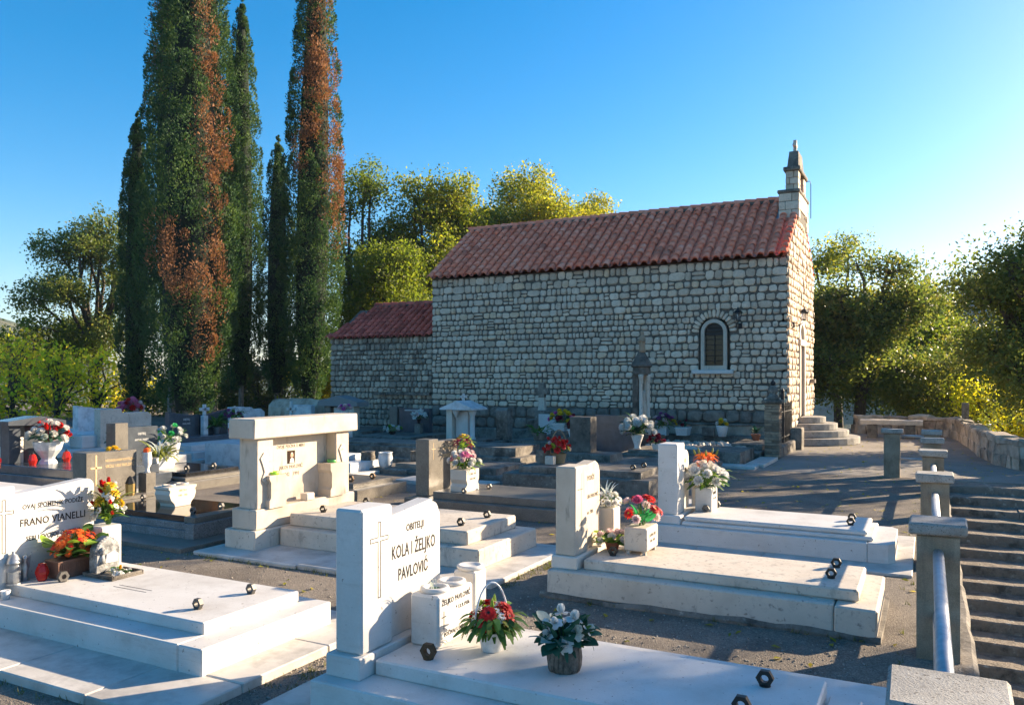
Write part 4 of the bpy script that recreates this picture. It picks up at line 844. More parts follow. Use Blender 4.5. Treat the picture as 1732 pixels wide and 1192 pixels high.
bouquet(vb,(-2.76,7.3,.66),.12,.12,[('mum','petal_white',12,.042),('daisy','petal_white',12,.03)],[('blade','leaf_pale',12,.24,(.9,1.4),.6),('lance','leaf_olive',24,.10,(0,1),.9)],rg,lift=.02)
fp_=thing('flower_pot','low pot of pink and white flowers at the foot of the stained headstone','flower pot',(-2.58,6.93,.325)); m=MB(); m.lathe([(.05,0),(.07,.07),(.074,.075),(.06,.07)],(-2.58,6.95,.324),14); ob('pot',m,'terracotta',fp_,smooth=True)
bouquet(fp_,(-2.58,6.95,.38),.13,.11,[('mum','petal_pale',5,.05),('mum','petal_white',5,.05)],[('broad','leaf_lime',14,.10,(-.2,.8),.9),('broad','leaf_green',24,.09,(-.3,.8),.9)],rg,ell=1.1)

# ---- T4: far right white tomb
t=thing('family_tomb','clean white tomb with plain pillar and double rounded slab by the path','tomb',(-1.5,9.5,0))
pav(t,-3.0,-.13,8.5,10.6,.03,'limestone_paving',4)
part(t,'base',(-2.88,-.55,8.9,10.0,.02,.225),'limestone_white',.01); m=MB(); m.prism([(-.548,8.9),(-.36,8.9),(-.30,9.0),(-.30,9.9),(-.36,10.0),(-.548,10.0)],.02,.224,'z',.01); ob('base_end',m,'limestone_white',t)
part(t,'head_base',(-2.86,-2.52,9.0,10.35,.222,.325),'limestone_white',.01)
part(t,'pillar',(-2.80,-2.57,9.05,9.37,.322,1.14),'limestone_white',.012)
m=MB(); m.prism(shoulder(9.373,9.78,.322,1.01,1.03,.12,.0),-2.76,-2.63,'x',.006); hd=ob('headstone',m,'limestone_white',t)
text('OBITELJ',.07,hd,-2.63,9.57,.88,'lettering_gold',sx=.7); text('PAVLOVIĆ',.06,hd,-2.63,9.57,.77,'lettering_gold',sx=.7); text('1990',.06,hd,-2.63,9.57,.66,'lettering_gold',sx=.7)
m=MB(); m.box(-2.5,-.50,8.98,9.93,.222,.27,.014); m.box(-2.48,-.56,9.01,9.90,.272,.325,.016); ob('cover_slab',m,'limestone_white',t)
for x,y in((-.74,9.3),(-.75,9.6),(-2.33,9.42),(-2.29,9.80)): nut(t,x,y,.324,'bronze' if x>-1 else 'steel_nut',.045)
vb=thing('flower_box','white stone flower box with white chrysanthemums and orange lilies','flower box',(-2.38,9.55,.325)); m=MB(); m.box(-2.47,-2.27,9.45,9.75,.322,.60,.01); bl=ob('block',m,'limestone_white',vb)
text('PAVLOVIĆ',.045,bl,-2.27,9.6,.52,sx=.7); text('1921 - 1990',.035,bl,-2.27,9.6,.46,sx=.7)
bouquet(vb,(-2.37,9.6,.60),.24,.25,[('mum','petal_white',20,.075)],[('lance','leaf_green',40,.18,(-.1,1),.7),('lance','leaf_lime',20,.15,(-.1,.8),.9)],rg,lift=.02,ell=1.2)
for i in range(7): a=i*.9; inst('flower',flower_mesh('lily','petal_orange'),vb,dirM((-2.37+.07*math.cos(a),9.58+.09*math.sin(a),.93+.03*(i%2)),(math.cos(a)*.5,math.sin(a)*.5,1),.062))
for i in range(5): a=i*1.25; inst('flower',flower_mesh('bud','leaf_olive'),vb,dirM((-2.37+.12*math.cos(a),9.58+.14*math.sin(a),.98),(math.cos(a)*.4,math.sin(a)*.4,1),.042))
vb=thing('stone_vase','cream stone vase with orange lilies between headstone and white flower box','vase',(-2.5,9.95,.325)); part(vb,'block',(-2.62,-2.45,9.86,10.02,.322,.70),'limestone',.01)
bouquet(vb,(-2.53,9.93,.70),.11,.16,[('lily','petal_orange',6,.05),('mum','petal_pale',3,.04)],[('lance','leaf_lime',26,.12,(0,1),.8)],rg)

# ---- T5: portal tomb
t=thing('portal_tomb','cream stone portal tomb with lintel, two piers and a portrait panel','tomb',(-5.4,7.2,0))
part(t,'paving_slab',(-7.06,-5.6,6.06,8.3,-.05,.04),'limestone_paving',.012,.005); part(t,'paving_slab',(-5.597,-4.5,6.08,8.4,-.05,.043),'limestone_paving',.012,.005); part(t,'paving_slab',(-4.497,-3.5,6.3,8.15,-.05,.04),'limestone_paving',.012,.005)
part(t,'footing_block',(-6.92,-6.46,6.37,8.22,.03,.24),'limestone_old',.012,.004); part(t,'sill_block',(-6.86,-6.5,6.42,8.12,.237,.46),'portal_stone',.012,.003)
for a,b in((6.47,6.72),(7.79,8.04)):
    p=part(t,'pier',(-6.80,-6.53,a,b,.457,1.24),'portal_stone',.01,.002); c=(a+b)/2
    m=MB(); P=[(c-.06,.78),(c-.02,.86),(c-.05,.95),(c-.08,1.02),(c-.03,1.08),(c+.03,1.06),(c+.07,1.0),(c+.06,.9),(c+.03,.82),(c+.05,.74),(c,.72)]; m.prism(P,-6.531,-6.517,'x',.004); ob('carved_relief',m,'limestone_old',p)
m=MB(); m.box(-6.86,-6.47,6.37,8.14,1.237,1.455,.012,.003); ob('lintel',m,'portal_stone',t)
m=MB(); m.box(-6.79,-6.68,6.723,7.787,.457,1.24,.005); pn=ob('panel',m,'portal_stone',t)
m=MB(); m.box(-6.681,-6.672,7.10,7.22,.90,1.05,.002); ph=ob('portrait_photo',m,'photo_dark',pn); m=MB(); m.lathe([(.0,0),(.024,.004),(.026,.03),(.018,.052),(.002,.056)],(-6.672,7.165,.97),10); m.v=[(-6.671+(x+6.672)*.08,y,z) for x,y,z in m.v]; ob('portrait_face',m,'photo_skin',ph); m=MB(); m.prism([(7.125,.905),(7.205,.905),(7.19,.955),(7.165,.968),(7.14,.955)],-6.672,-6.669,'x'); ob('portrait_shirt',m,'photo_white',ph)
text('OVDJE POČIVA U MIRU',.055,pn,-6.68,7.16,1.085,'lettering_worn',sx=.8); text('JAKOV PAVLOVIĆ',.06,pn,-6.68,7.16,.84,'lettering_worn',sx=.8); text('1942   1991',.062,pn,-6.68,7.16,.755,'lettering_worn',sx=.9)
for y0,y1,x0,x1,zt,nm,col in((6.60,6.86,-6.60,-6.47,.82,'left','lime'),(7.62,7.90,-6.68,-6.47,.86,'right','green')):
    vb=thing('stone_vase','waisted cream stone flower vase with green rim at %s inside the portal'%nm,'vase',((x0+x1)/2,(y0+y1)/2,.457))
    P=[(y0,.457),(y1,.457),(y1,.54),(y1-.025,.57),(y1-.025,.74),(y1,.78),(y1,zt),(y0,zt),(y0,.78),(y0+.025,.74),(y0+.025,.57),(y0,.54)]
    m=MB(); m.prism(P,x0,x1,'x'); ob('block',m,'portal_stone',vb); m=MB(); m.lathe([(.055,0),(.062,.035),(.058,.036),(.05,.01)],((x0+x1)/2,(y0+y1)/2,zt-.002),14); ob('liner',m,'plastic_'+col,vb,smooth=True)
ob('candle_stone',MB().box(-6.6,-6.49,7.22,7.36,.457,.545,.01),'limestone',None,label='small cream stone block on the portal sill between the vases',cat='block')
part(t,'lower_base',(-6.44,-3.87,6.72,8.02,.03,.235),'limestone_old',.014,.004); part(t,'cover_slab',(-6.42,-4.08,6.86,7.92,.232,.375),'limestone_old',.014,.005)
for x,y in((-6.12,7.08),(-6.05,7.78),(-4.28,7.62),(-4.3,7.1)): nut(t,x,y,.374,'bronze',.045)

# ---- T6: brown granite tomb with polished black cover
t=thing('granite_tomb','brown granite headstone tomb with polished black cover slab','tomb',(-8.6,7,0))
part(t,'paving_slab',(-10.1,-8.6,6.02,7.95,-.05,.05),'granite_brown',.006); part(t,'paving_slab',(-8.597,-7.2,6.02,7.95,-.05,.05),'granite_brown',.006)
part(t,'base',(-10.0,-7.62,6.43,7.62,.045,.14),'granite_grey',.006); part(t,'base_course',(-9.97,-7.66,6.47,7.58,.138,.225),'granite_grey',.006)
m=MB(); m.box(-7.617,-7.47,6.425,7.625,.045,.226,.006); ob('base_end',m,'granite_grey',t)
part(t,'cover_slab',(-9.52,-7.53,6.50,7.48,.222,.295),'granite_black',.006); part(t,'cover_edge',(-7.68,-7.50,6.47,7.51,.224,.296),'granite_brown',.006)
p=part(t,'pillar',(-9.90,-9.62,6.58,6.86,.222,.935),'granite_brown',.006); 
m=MB(); m.box(-9.621,-9.617,6.708,6.732,.5,.90,.001); m.box(-9.621,-9.617,6.64,6.80,.72,.745,.001); ob('gilt_cross',m,'lettering_gold',p)
hd=part(t,'headstone',(-9.80,-9.67,6.862,7.36,.222,.925),'granite_brown',.006); text('NEZABORAVNIM RODITELJIMA',.045,hd,-9.67,7.11,.795,'lettering_gold',sx=.68); text('NIKOLI I ANI PAVLOVIĆ',.06,hd,-9.67,7.1,.715,'lettering_gold',sx=.66)
part(t,'head_step',(-9.61,-9.40,6.6,7.5,.292,.34),'granite_brown',.006)
for x,y in((-7.75,6.66),(-7.72,7.06),(-9.2,7.1),(-9.31,6.78)): nut(t,x,y,.294,'steel_nut',.042)
vb=thing('stone_urn','cream curved stone urn box with two rims on black granite slab','urn',(-8.48,7.0,.295))
P=[(6.90,.295),(7.14,.295),(7.15,.33),(7.20,.38),(7.225,.45),(7.21,.50),(7.235,.52),(7.235,.545),(6.805,.545),(6.805,.52),(6.83,.50),(6.815,.45),(6.84,.38),(6.89,.33)]
m=MB(); m.prism(P,-8.62,-8.35,'x',.004); bl=ob('body',m,'limestone',vb)
for y in(6.92,7.12): m=MB(); m.lathe([(.075,0),(.08,.02),(.06,.022),(.055,.004)],(-8.485,y,.545),18); ob('rim',m,'limestone',vb,smooth=True)
text('NIKOLA',.04,bl,-8.35,7.02,.48,'lettering_gold',sx=.8); text('1908 - 1985',.035,bl,-8.35,7.02,.42,'lettering_gold',sx=.8)
gl=thing('grave_lantern','gold lantern with black pointed roof before the brown granite headstone','lantern',(-9.42,7.1,.34)); m=MB(); m.lathe([(.05,0),(.055,.02),(.06,.15),(.05,.16)],(-9.46,7.1,.34),6); ob('glass',m,'gold',gl); m=MB(); m.lathe([(.065,.16),(.03,.24),(.006,.26)],(-9.46,7.1,.34),6); ob('roof',m,'iron',gl)
gv=thing('white_vase','white turned vase on a granite post beside brown headstone','vase',(-9.6,7.47,.222)); part(gv,'post',(-9.68,-9.52,7.39,7.55,.222,.60),'granite_brown',.005); m=MB(); m.lathe([(.045,0),(.03,.03),(.028,.06),(.06,.12),(.065,.2),(.055,.27),(.06,.28)],(-9.6,7.47,.6),14); ob('vase',m,'ceramic_white',gv,smooth=True); m=MB(); m.lathe([(.05,.27),(.045,.33),(.01,.345)],(-9.6,7.47,.6),12); ob('candle_cup',m,'petal_orange',gv)

# ---- T7: dark granite tomb in the middle with flower box
t=thing('granite_tomb','speckled dark granite tomb with squared pillar and low stepped cover','tomb',(-5.4,10.2,0))
part(t,'base',(-6.75,-4.15,9.55,10.9,-.02,.17),'granite_brown',.008); part(t,'cover_slab',(-6.35,-4.3,9.7,10.75,.167,.27),'granite_brown',.008)
p=part(t,'pillar',(-6.73,-6.50,9.82,10.08,.167,1.0),'granite_brown',.008); m=MB(); m.box(-6.501,-6.498,9.945,9.955,.7,.95,.001); m.box(-6.501,-6.498,9.90,10.0,.85,.86,.001); ob('engraved_cross',m,'lettering_gold',p)
hd=part(t,'headstone',(-6.68,-6.56,10.082,10.72,.167,.955),'granite_brown',.006); text('OBITELJ',.06,hd,-6.56,10.4,.82,'lettering_gold',sx=.8); text('LETINIĆ',.07,hd,-6.56,10.4,.70,'lettering_gold',sx=.8)
for x,y in((-5.85,9.75),(-5.75,10.3),(-4.45,9.9)): nut(t,x,y,.269,'steel_nut',.042)
vb=thing('flower_box','beige waisted stone flower box with pink and white mums','flower box',(-6.05,10.05,.27)); P=[(9.86,.268),(10.22,.268),(10.22,.34),(10.19,.38),(10.22,.44),(10.22,.58),(9.86,.58),(9.86,.44),(9.89,.38),(9.86,.34)]
m=MB(); m.prism(P,-6.15,-5.88,'x'); bl=ob('block',m,'limestone',vb); text('TONE 1991',.05,bl,-5.88,10.04,.50,'lettering_worn',sx=.8); text('PAVLOVIĆ',.045,bl,-5.88,10.04,.43,'lettering_worn',sx=.8)
bouquet(vb,(-6.02,10.04,.58),.2,.2,[('mum','petal_white',12,.06),('gerbera','petal_pink',4,.08),('mum','petal_pale',4,.05)],[('lance','leaf_green',40,.15,(0,1.1),.7),('lance','leaf_lime',30,.13,(-.1,.9),.9)],rg,lift=.05)
vb=thing('flower_vase','slim vase of red and lime lilies behind dark pillar','vase',(-6.4,10.65,.27)); part(vb,'vase',(-6.44,-6.34,10.58,10.68,.268,.82),'limestone',.01); bouquet(vb,(-6.39,10.63,.82),.12,.2,[('lily','petal_maroon',5,.06),('lily','petal_yellow',3,.05),('lily','leaf_lime',4,.06)],[('lance','leaf_lime',20,.14,(.2,1.3),.7)],rg)
# ---- T8 small granite slab with two rings
t=thing('granite_slab','small brown granite grave slab with two ring handles behind the portal','tomb',(-9,10.4,0)); part(t,'base',(-10.2,-7.82,9.82,11.15,-.02,.17),'granite_brown',.01); part(t,'cover_slab',(-10.0,-8.0,9.95,11.0,.167,.245),'granite_brown',.008)
nut(t,-8.2,10.15,.244,'rust_bronze',.055); nut(t,-8.12,10.6,.244,'rust_bronze',.055)
# ---- T9 concrete tomb with red basket
t=thing('concrete_tomb','weathered concrete tomb with stepped slab and red flower basket','tomb',(-5.3,12.9,0)); rpart(t,'base',(-6.6,-3.95,12.3,13.75,-.03,.26),'concrete_old',14,.012,.02); rpart(t,'cover_slab',(-6.38,-4.15,12.5,13.55,.255,.37),'concrete_old',12,.01,.015)
for x,y in((-4.38,12.78),(-4.33,13.2)): nut(t,x,y,.369,'bronze',.05)
fb=thing('flower_basket','wicker basket of red roses with hoop handle on concrete tomb','flower basket',(-5.95,13.2,.37)); m=MB(); m.lathe([(.1,0),(.14,.17),(.145,.18),(.12,.16)],(-5.93,13.2,.369),16); ob('basket',m,'wicker',fb); m=MB(); m.tube([(-5.93+.1*math.cos(a),13.2+.14*math.cos(a),.55+.42*math.sin(a)) for a in [math.pi*k/14 for k in range(15)]],.009,5); ob('handle',m,'wicker',fb)
bouquet(fb,(-5.96,13.17,.55),.22,.24,[('rose','petal_red',18,.065),('daisy','petal_yellow',3,.06),('mum','petal_pale',4,.06)],[('lance','leaf_green',30,.14,(0,1),.7),('broad','leaf_lime',6,.14,(0,1),.8)],rg,lift=.03)
ob('stone_pot',MB().lathe([(.11,0),(.13,.1),(.14,.24),(.12,.245),(.1,.2)],(-6.2,13.1,.369),12),'concrete_old',None,label='round mottled stone pot left of the red flower basket',cat='pot')
ob('stone_box',MB().box(-6.06,-5.90,12.88,13.02,.369,.52,.01),'limestone_old',None,label='cream stone flower box in front of the red flower basket',cat='flower box')

# ---------------------------------------------------------------- graves further back
def pot(label,x,y,z,kind,heads,leaves,r=.12,h=.16,mat='ceramic_white',rad=.2,hg=.2,lift=.03,name='flower_pot',cat='flower pot',txt=None):
    p=thing(name,label,cat,(x,y,z)); m=MB()
    if kind=='round': m.lathe([(r*.55,0),(r*.62,.01),(r*.95,h*.9),(r,h),(r*.88,h*.97),(r*.7,h*.5)],(x,y,z-.002),16); ob('pot',m,mat,p,smooth=True)
    elif kind=='urn': m.lathe([(r*.62,0),(r*.55,h*.12),(r*.42,h*.22),(r*.5,h*.32),(r*.85,h*.62),(r,h*.95),(r*1.02,h),(r*.85,h*.98),(r*.7,h*.8)],(x,y,z-.002),12); ob('pot',m,mat,p)
    elif kind=='bowl': m.lathe([(r*.5,0),(r*.55,.02),(r*.9,h*.45),(r,h*.85),(r*1.02,h),(r*.85,h*.98),(r*.6,h*.6)],(x,y,z-.002),10); ob('pot',m,mat,p)
    elif kind=='box':
        b=r*.85; m.add([(x-b,y-b*1.2,z),(x+b,y-b*1.2,z),(x+b,y+b*1.2,z),(x-b,y+b*1.2,z),(x-r,y-r*1.4,z+h),(x+r,y-r*1.4,z+h),(x+r,y+r*1.4,z+h),(x-r,y+r*1.4,z+h)],[(3,2,1,0),(0,1,5,4),(1,2,6,5),(2,3,7,6),(3,0,4,7),(4,5,6,7)]); b_=ob('pot',m,mat,p); mm=MB(); mm.box(x-r-.012,x+r+.012,y-r*1.4-.012,y+r*1.4+.012,z+h-.03,z+h+.006,.006); ob('rim',mm,mat,p)
    elif kind=='vase': m.lathe([(r*.6,0),(r*.45,.05),(r*.5,h*.3),(r,h*.95),(r*.95,h),(r*.8,h*.95)],(x,y,z-.002),14); ob('pot',m,mat,p,smooth=True)
    if heads or leaves: bouquet(p,(x,y,z+h*.95),rad,hg,heads,leaves,rg,lift=lift)
    return p
def simple(name,label,cat,tiers,head=None,group=None):
    x=(tiers[0][0]+tiers[0][1])/2;y=(tiers[0][2]+tiers[0][3])/2
    t=thing(name,label,cat,(x,y,0),group)
    for i,(x0,x1,y0,y1,z0,z1,mt) in enumerate(tiers):
        nm='base' if i==0 else ('cover_slab' if i==len(tiers)-1 else 'step')
        if mt.startswith('concrete'): rpart(t,nm,(x0,x1,y0,y1,z0-.004,z1),mt,10,.01,.02)
        else: part(t,nm,(x0,x1,y0,y1,z0-.004,z1),mt,.01)
    return t
# dark gabled tomb at far left
t=simple('granite_tomb','dark granite tomb with sloping roof slab on two legs at left','tomb',[(-14.6,-11.2,7.3,9.7,-.03,.10,'limestone_paving'),(-14.4,-11.5,7.95,9.45,.10,.30,'granite_blue'),(-14.3,-11.7,8.02,9.35,.30,.44,'granite_blue')])
for a,b in((8.10,8.30),(8.78,8.95)): part(t,'leg',(-14.15,-13.9,a,b,.437,1.10),'granite_blue',.008)
m=MB(); m.prism([(8.02,1.10),(9.06,1.06),(9.06,1.15),(8.6,1.24),(8.02,1.17)],-14.25,-13.8,'x',.01); ob('roof_slab',m,'granite_blue',t); part(t,'panel',(-14.12,-14.0,8.42,8.78,.437,1.075),'granite_blue',.006)
part(t,'white_leg',(-14.1,-13.98,8.303,8.40,.437,.88),'limestone_white',.005)
p=pot('large stone urn with red and white flowers before the dark gabled tomb',-13.45,8.5,.44,'urn',[('mum','petal_white',12,.085),('tulip','petal_red',8,.08),('mum','leaf_pale',3,.06)],[('lance','leaf_dark',40,.2,(-.2,1),.8),('blade','petal_maroon',9,.45,(.9,1.4),.5)],.24,.38,'marble_grey',.28,.30,.02,'flower_urn','flower urn')
for y in(8.2,8.8): 
    l=thing('grave_lantern','red votive lantern at %s of the large stone urn'%('left' if y<8.5 else 'right'),'lantern',(-13.4,y,.44)); m=MB(); m.lathe([(.05,0),(.075,.08),(.05,.17),(.02,.19)],(-13.4,y,.44),8); ob('glass',m,'red_glass',l); m=MB(); m.lathe([(.03,.185),(.01,.22)],(-13.4,y,.44),8); ob('lid',m,'iron',l)
simple('white_tomb','low plain white tomb slab just behind the left white headstone','tomb',[(-14.2,-10.9,5.8,7.2,-.03,.22,'limestone_white'),(-14.0,-11.1,5.95,7.05,.22,.36,'limestone_white')])
pot('orange and white flowers at the far left edge before the dark tomb',-12.6,6.9,.36,'round',[('mum','petal_orange',10,.08),('mum','petal_white',5,.07),('mum','petal_red',4,.07)],[('lance','leaf_lime',20,.15,(0,1),.7)],.14,.16,'ceramic_white',.22,.2)
# white marble slab grave
t=simple('marble_tomb','tall pale marble headstone with curved top and stepped white tiers','tomb',[(-19.6,-15.2,11.2,14.6,-.03,.28,'limestone_white'),(-19.4,-15.6,11.5,14.2,.28,.46,'limestone_white'),(-19.2,-16.2,11.7,13.9,.46,.64,'marble_grey')])
m=MB(); m.prism([(12.1,.63),(13.25,.63),(13.25,.9),(13.0,1.16),(12.55,1.17),(12.45,1.20),(12.3,1.21),(12.1,1.25)],-18.2,-18.0,'x',.01); ob('headstone',m,'marble_grey',t); part(t,'side_stone',(-17.95,-17.8,12.9,13.4,.637,.97),'marble_grey',.01)
pot('pink and red bouquet beside the tall pale marble headstone',-17.6,13.25,.92,'round',[('mum','petal_pink',16,.1),('mum','petal_red',8,.09),('mum','petal_pale',5,.08)],[('lance','leaf_green',20,.2,(0,1),.7)],.1,.12,'marble_grey',.28,.28)
t=simple('white_tomb','white stone block grave with light flower box left of marble headstone','tomb',[(-17.2,-15.1,9.8,11.1,-.03,.3,'limestone_white'),(-17.0,-15.3,9.9,11.0,.3,.45,'limestone_white')]); part(t,'headstone',(-17.1,-16.9,9.95,10.9,.447,1.02),'limestone_old',.02)
pot('white trough with leafy plants and yellow blossom by the white block grave',-16.2,10.2,.45,'box',[('mum','petal_yellow',8,.07),('mum','petal_pale',4,.07)],[('lance','leaf_green',50,.28,(0,1.2),.7)],.16,.2,'ceramic_white',.35,.35,name='planter_box',cat='planter')
ob('stone_box',MB().box(-15.9,-15.5,10.5,11.0,.45,.72,.02),'limestone_white',None,label='plain white stone box beside the leafy white trough',cat='box')
pot('magenta cyclamen in a dark pot on the white tiers',-14.6,10.75,.44,'round',[('orchid','petal_magenta',22,.07)],[('broad','leaf_dark',40,.14,(-.5,.6),.9)],.13,.14,'iron',.24,.16)
ob('tomb_block',MB().box(-15.1,-14.2,10.3,11.3,0,.44,.015),'limestone_white',None,label='white stone block under the magenta cyclamen pot',cat='block')
pot('small pot of yellow flowers on dark slab near brown granite headstone',-12.1,8.75,.44,'round',[('mum','petal_yellow',6,.06)],[('lance','leaf_olive',24,.12,(0,1),.8)],.1,.16,'ceramic_white',.13,.14)
# tomb D2
t=simple('granite_tomb','dark speckled headstone tomb with brownish square pillar and black slab','tomb',[(-13.4,-11.1,9.35,11.0,-.03,.14,'granite_brown'),(-13.2,-11.25,9.5,10.9,.14,.20,'granite_brown'),(-12.7,-11.35,9.6,10.8,.20,.275,'granite_black')])
part(t,'pillar',(-13.25,-13.0,9.45,9.72,.197,1.09),'granite_brown',.008); hd=part(t,'headstone',(-13.2,-13.06,9.722,10.4,.197,1.0),'granite_blue',.006); text('OBITELJ',.06,hd,-13.06,10.05,.85,'lettering_white',sx=.8); text('ANTUN I MARIJA',.055,hd,-13.06,10.05,.74,'lettering_white',sx=.7)
nut(t,-11.5,9.75,.274,'steel_nut',.06); nut(t,-11.45,10.3,.274,'steel_nut',.06)
pot('white inscribed trough of trailing foliage on black slab',-12.35,9.9,.275,'box',[('mum','petal_white',4,.05)],[('lance','leaf_olive',55,.25,(-.2,1.1),.7),('blade','leaf_pale',14,.36,(.6,1.3),.6)],.16,.2,'ceramic_white',.28,.25,name='planter_box',cat='planter')
pot('white pot with white and green blooms behind the inscribed trough',-13.0,10.65,.42,'bowl',[('mum','petal_white',10,.07),('mum','leaf_plastic',5,.07)],[('lance','leaf_green',30,.18,(0,1),.8)],.17,.24,'ceramic_white',.26,.28)
ob('pot_stand',MB().box(-13.04,-12.8,10.5,10.85,.272,.42,.01),'limestone_white',None,label='small white stand under the pot of green blooms',cat='stand')
t=simple('beige_tomb','beige headstone with raised left part behind the dark speckled headstone','tomb',[(-16.6,-14.0,10.9+.75,12.0,-.03,.3,'limestone_old')]); m=MB(); m.prism([(10.85,0),(12.1,0),(12.1,1.1),(12.0,1.16),(11.35,1.165),(11.35,1.25),(10.85,1.25)],-15.6,-15.4,'x',.01); ob('headstone',m,'limestone_old',t)
# double headstone
t=simple('granite_tomb','winged blue granite double headstone with white central cross','tomb',[(-16.6,-14.1,12.1,15.1,-.03,.13,'limestone_white'),(-16.5,-14.3,12.3,15.0,.13,.27,'limestone_white'),(-16.5,-14.6,12.5,14.95,.27,.40,'limestone_white'),(-16.45,-15.4,12.9,14.95,.40,.52,'granite_blue')])
m=MB(); m.prism([(13.1,.515),(13.98,.515),(13.98,1.0),(13.6,1.02),(13.1,1.10)],-16.2,-16.05,'x',.006); hd=ob('left_wing',m,'granite_blue',t); text('OBITELJ',.07,hd,-16.05,13.6,.88,'lettering_white',sx=.8); text('PAVLOVIĆ',.06,hd,-16.05,13.6,.78,'lettering_white',sx=.8)
m=MB(); m.prism([(14.02,.515),(14.9,.515),(14.9,1.12),(14.4,1.02),(14.02,1.0)],-16.2,-16.05,'x',.006); hd=ob('right_wing',m,'granite_blue',t); text('1923 - 1999',.06,hd,-16.05,14.5,.86,'lettering_white',sx=.8)
m=MB(); m.box(-15.95,-15.83,13.93,14.07,.515,.98,.01); m.box(-15.92,-15.86,13.96,14.04,.98,1.26,.008); m.box(-15.92,-15.86,13.86,14.14,1.10,1.18,.008); ob('cross',m,'marble_grey',t)
pot('purple flowers in a tall slim white vase right of the white cross',-15.7,14.75,.52,'vase',[('mum','petal_purple',8,.07),('mum','petal_white',4,.06)],[('lance','leaf_green',30,.25,(0,1.2),.8)],.09,.36,'ceramic_white',.2,.25)
pot('leafy potted plant before the right granite wing',-15.9,14.4,.52,'round',[],[('lance','leaf_green',50,.26,(0,1.3),.8)],.1,.16,'zinc',.2,.3)
l=thing('grave_lantern','red candle lantern on the winged tomb','lantern',(-15.6,14.55,.52)); m=MB(); m.lathe([(.04,0),(.05,.12),(.03,.14)],(-15.6,14.55,.52),8); ob('glass',m,'red_glass',l); m=MB(); m.lathe([(.035,.138),(.01,.17)],(-15.6,14.55,.52),8); ob('lid',m,'gold',l)
simple('white_tomb','pale upright stone block left of the portal tomb','tomb',[(-13.9,-12.7,12.25,13.0,-.02,.52,'marble_grey')])
simple('white_tomb','two-tier bluish white tomb partly hidden behind the portal','tomb',[(-12.4,-9.75,12.2,13.5,-.03,.06,'limestone_paving'),(-12.3,-10.0,12.35,13.3,.06,.24,'marble_grey'),(-12.1,-10.4,12.5,13.2,.24,.36,'marble_grey')])
# marble pair behind the portal
t=simple('marble_tomb','mottled pale marble headstone with cross above the portal lintel','tomb',[(-17.6,-14.5,15.6,17.1,-.03,.3,'concrete_old')]); p=part(t,'pillar',(-17.0,-16.75,15.75,16.15,0,1.12),'marble_grey',.01); m=MB(); m.box(-16.752,-16.747,15.93,15.96,.7,1.05,.001); m.box(-16.752,-16.747,15.87,16.02,.9,.93,.001); ob('engraved_cross',m,'lettering_white',p); m=MB(); m.prism([(16.152,0),(17.0,0),(17.0,.95),(16.85,1.05),(16.6,1.03),(16.5,1.1),(16.152,1.1)],-16.97,-16.85,'x',.01); ob('headstone',m,'marble_grey',t)
t=simple('small_grave','low greenish headstone with white cross before the annex wall','grave',[(-20.2,-17.6,20.2,21.4,-.03,.3,'concrete_old')]); part(t,'headstone',(-19.6,-18.6,20.9,21.1,.296,1.0),'marble_grey',.02); m=MB(); m.box(-19.52,-19.42,20.84,20.9,.3,1.12,.008); m.box(-19.66,-19.28,20.84,20.9,.8,.9,.008); ob('cross',m,'limestone_white',t)
# roofed gravestone
t=simple('roofed_grave','gable roofed grey gravestone with white plaque at the annex wall','grave',[(-17.5,-15.4,19.6,21.9,-.03,.28,'concrete_old')])
part(t,'pillar',(-17.25,-17.0,20.0,20.3,.276,1.02),'concrete_old',.01); part(t,'pillar',(-16.3,-16.05,20.0,20.3,.276,1.02),'limestone_old',.01); part(t,'plaque',(-16.95,-16.35,20.1,20.16,.276,.98),'limestone_white',.01); m=MB(); m.prism([(-17.45,1.02),(-15.85,1.02),(-15.85,1.16),(-16.65,1.36),(-17.45,1.16)],19.9,20.5,'y',.015); ob('roof',m,'slate_cap',t)
simple('concrete_tomb','long low concrete tomb before the annex with white bowls','tomb',[(-14.4,-9.9,14.7,16.4,-.03,.12,'concrete_old'),(-14.2,-10.1,14.85,16.2,.12,.36,'concrete_old'),(-14.0,-10.3,15.0,16.0,.36,.42,'concrete_old')])
for i,(x,y,lb) in enumerate(((-13.25,15.5,'middle white bowl planter on the long concrete tomb'),(-12.75,15.55,'rightmost white bowl planter with dark sprig on the long concrete tomb'),(-13.75,15.6,'leftmost square white planter on the long concrete tomb'))):
    pot(lb,x,y,.42,'bowl' if i<2 else 'box',[],[('lance','leaf_dark',10 if i else 0,.16,(.2,1.2),.6)],.17 if i<2 else .2,.26 if i<2 else .16,'ceramic_white',.12,.15,name='bowl_planter')
ob('stone_post',MB().box(-13.9,-13.55,16.6,16.85,0,.95,.02),'limestone_white',None,label='white stone post with pink flowers behind the bowls',cat='post'); pot('pink flowers on top of the white stone post',-13.72,16.72,.95,'round',[('mum','petal_pale',8,.07),('mum','petal_magenta',3,.06)],[('lance','leaf_dark',12,.12,(0,1),.8)],.1,.1,'ceramic_white',.16,.12)
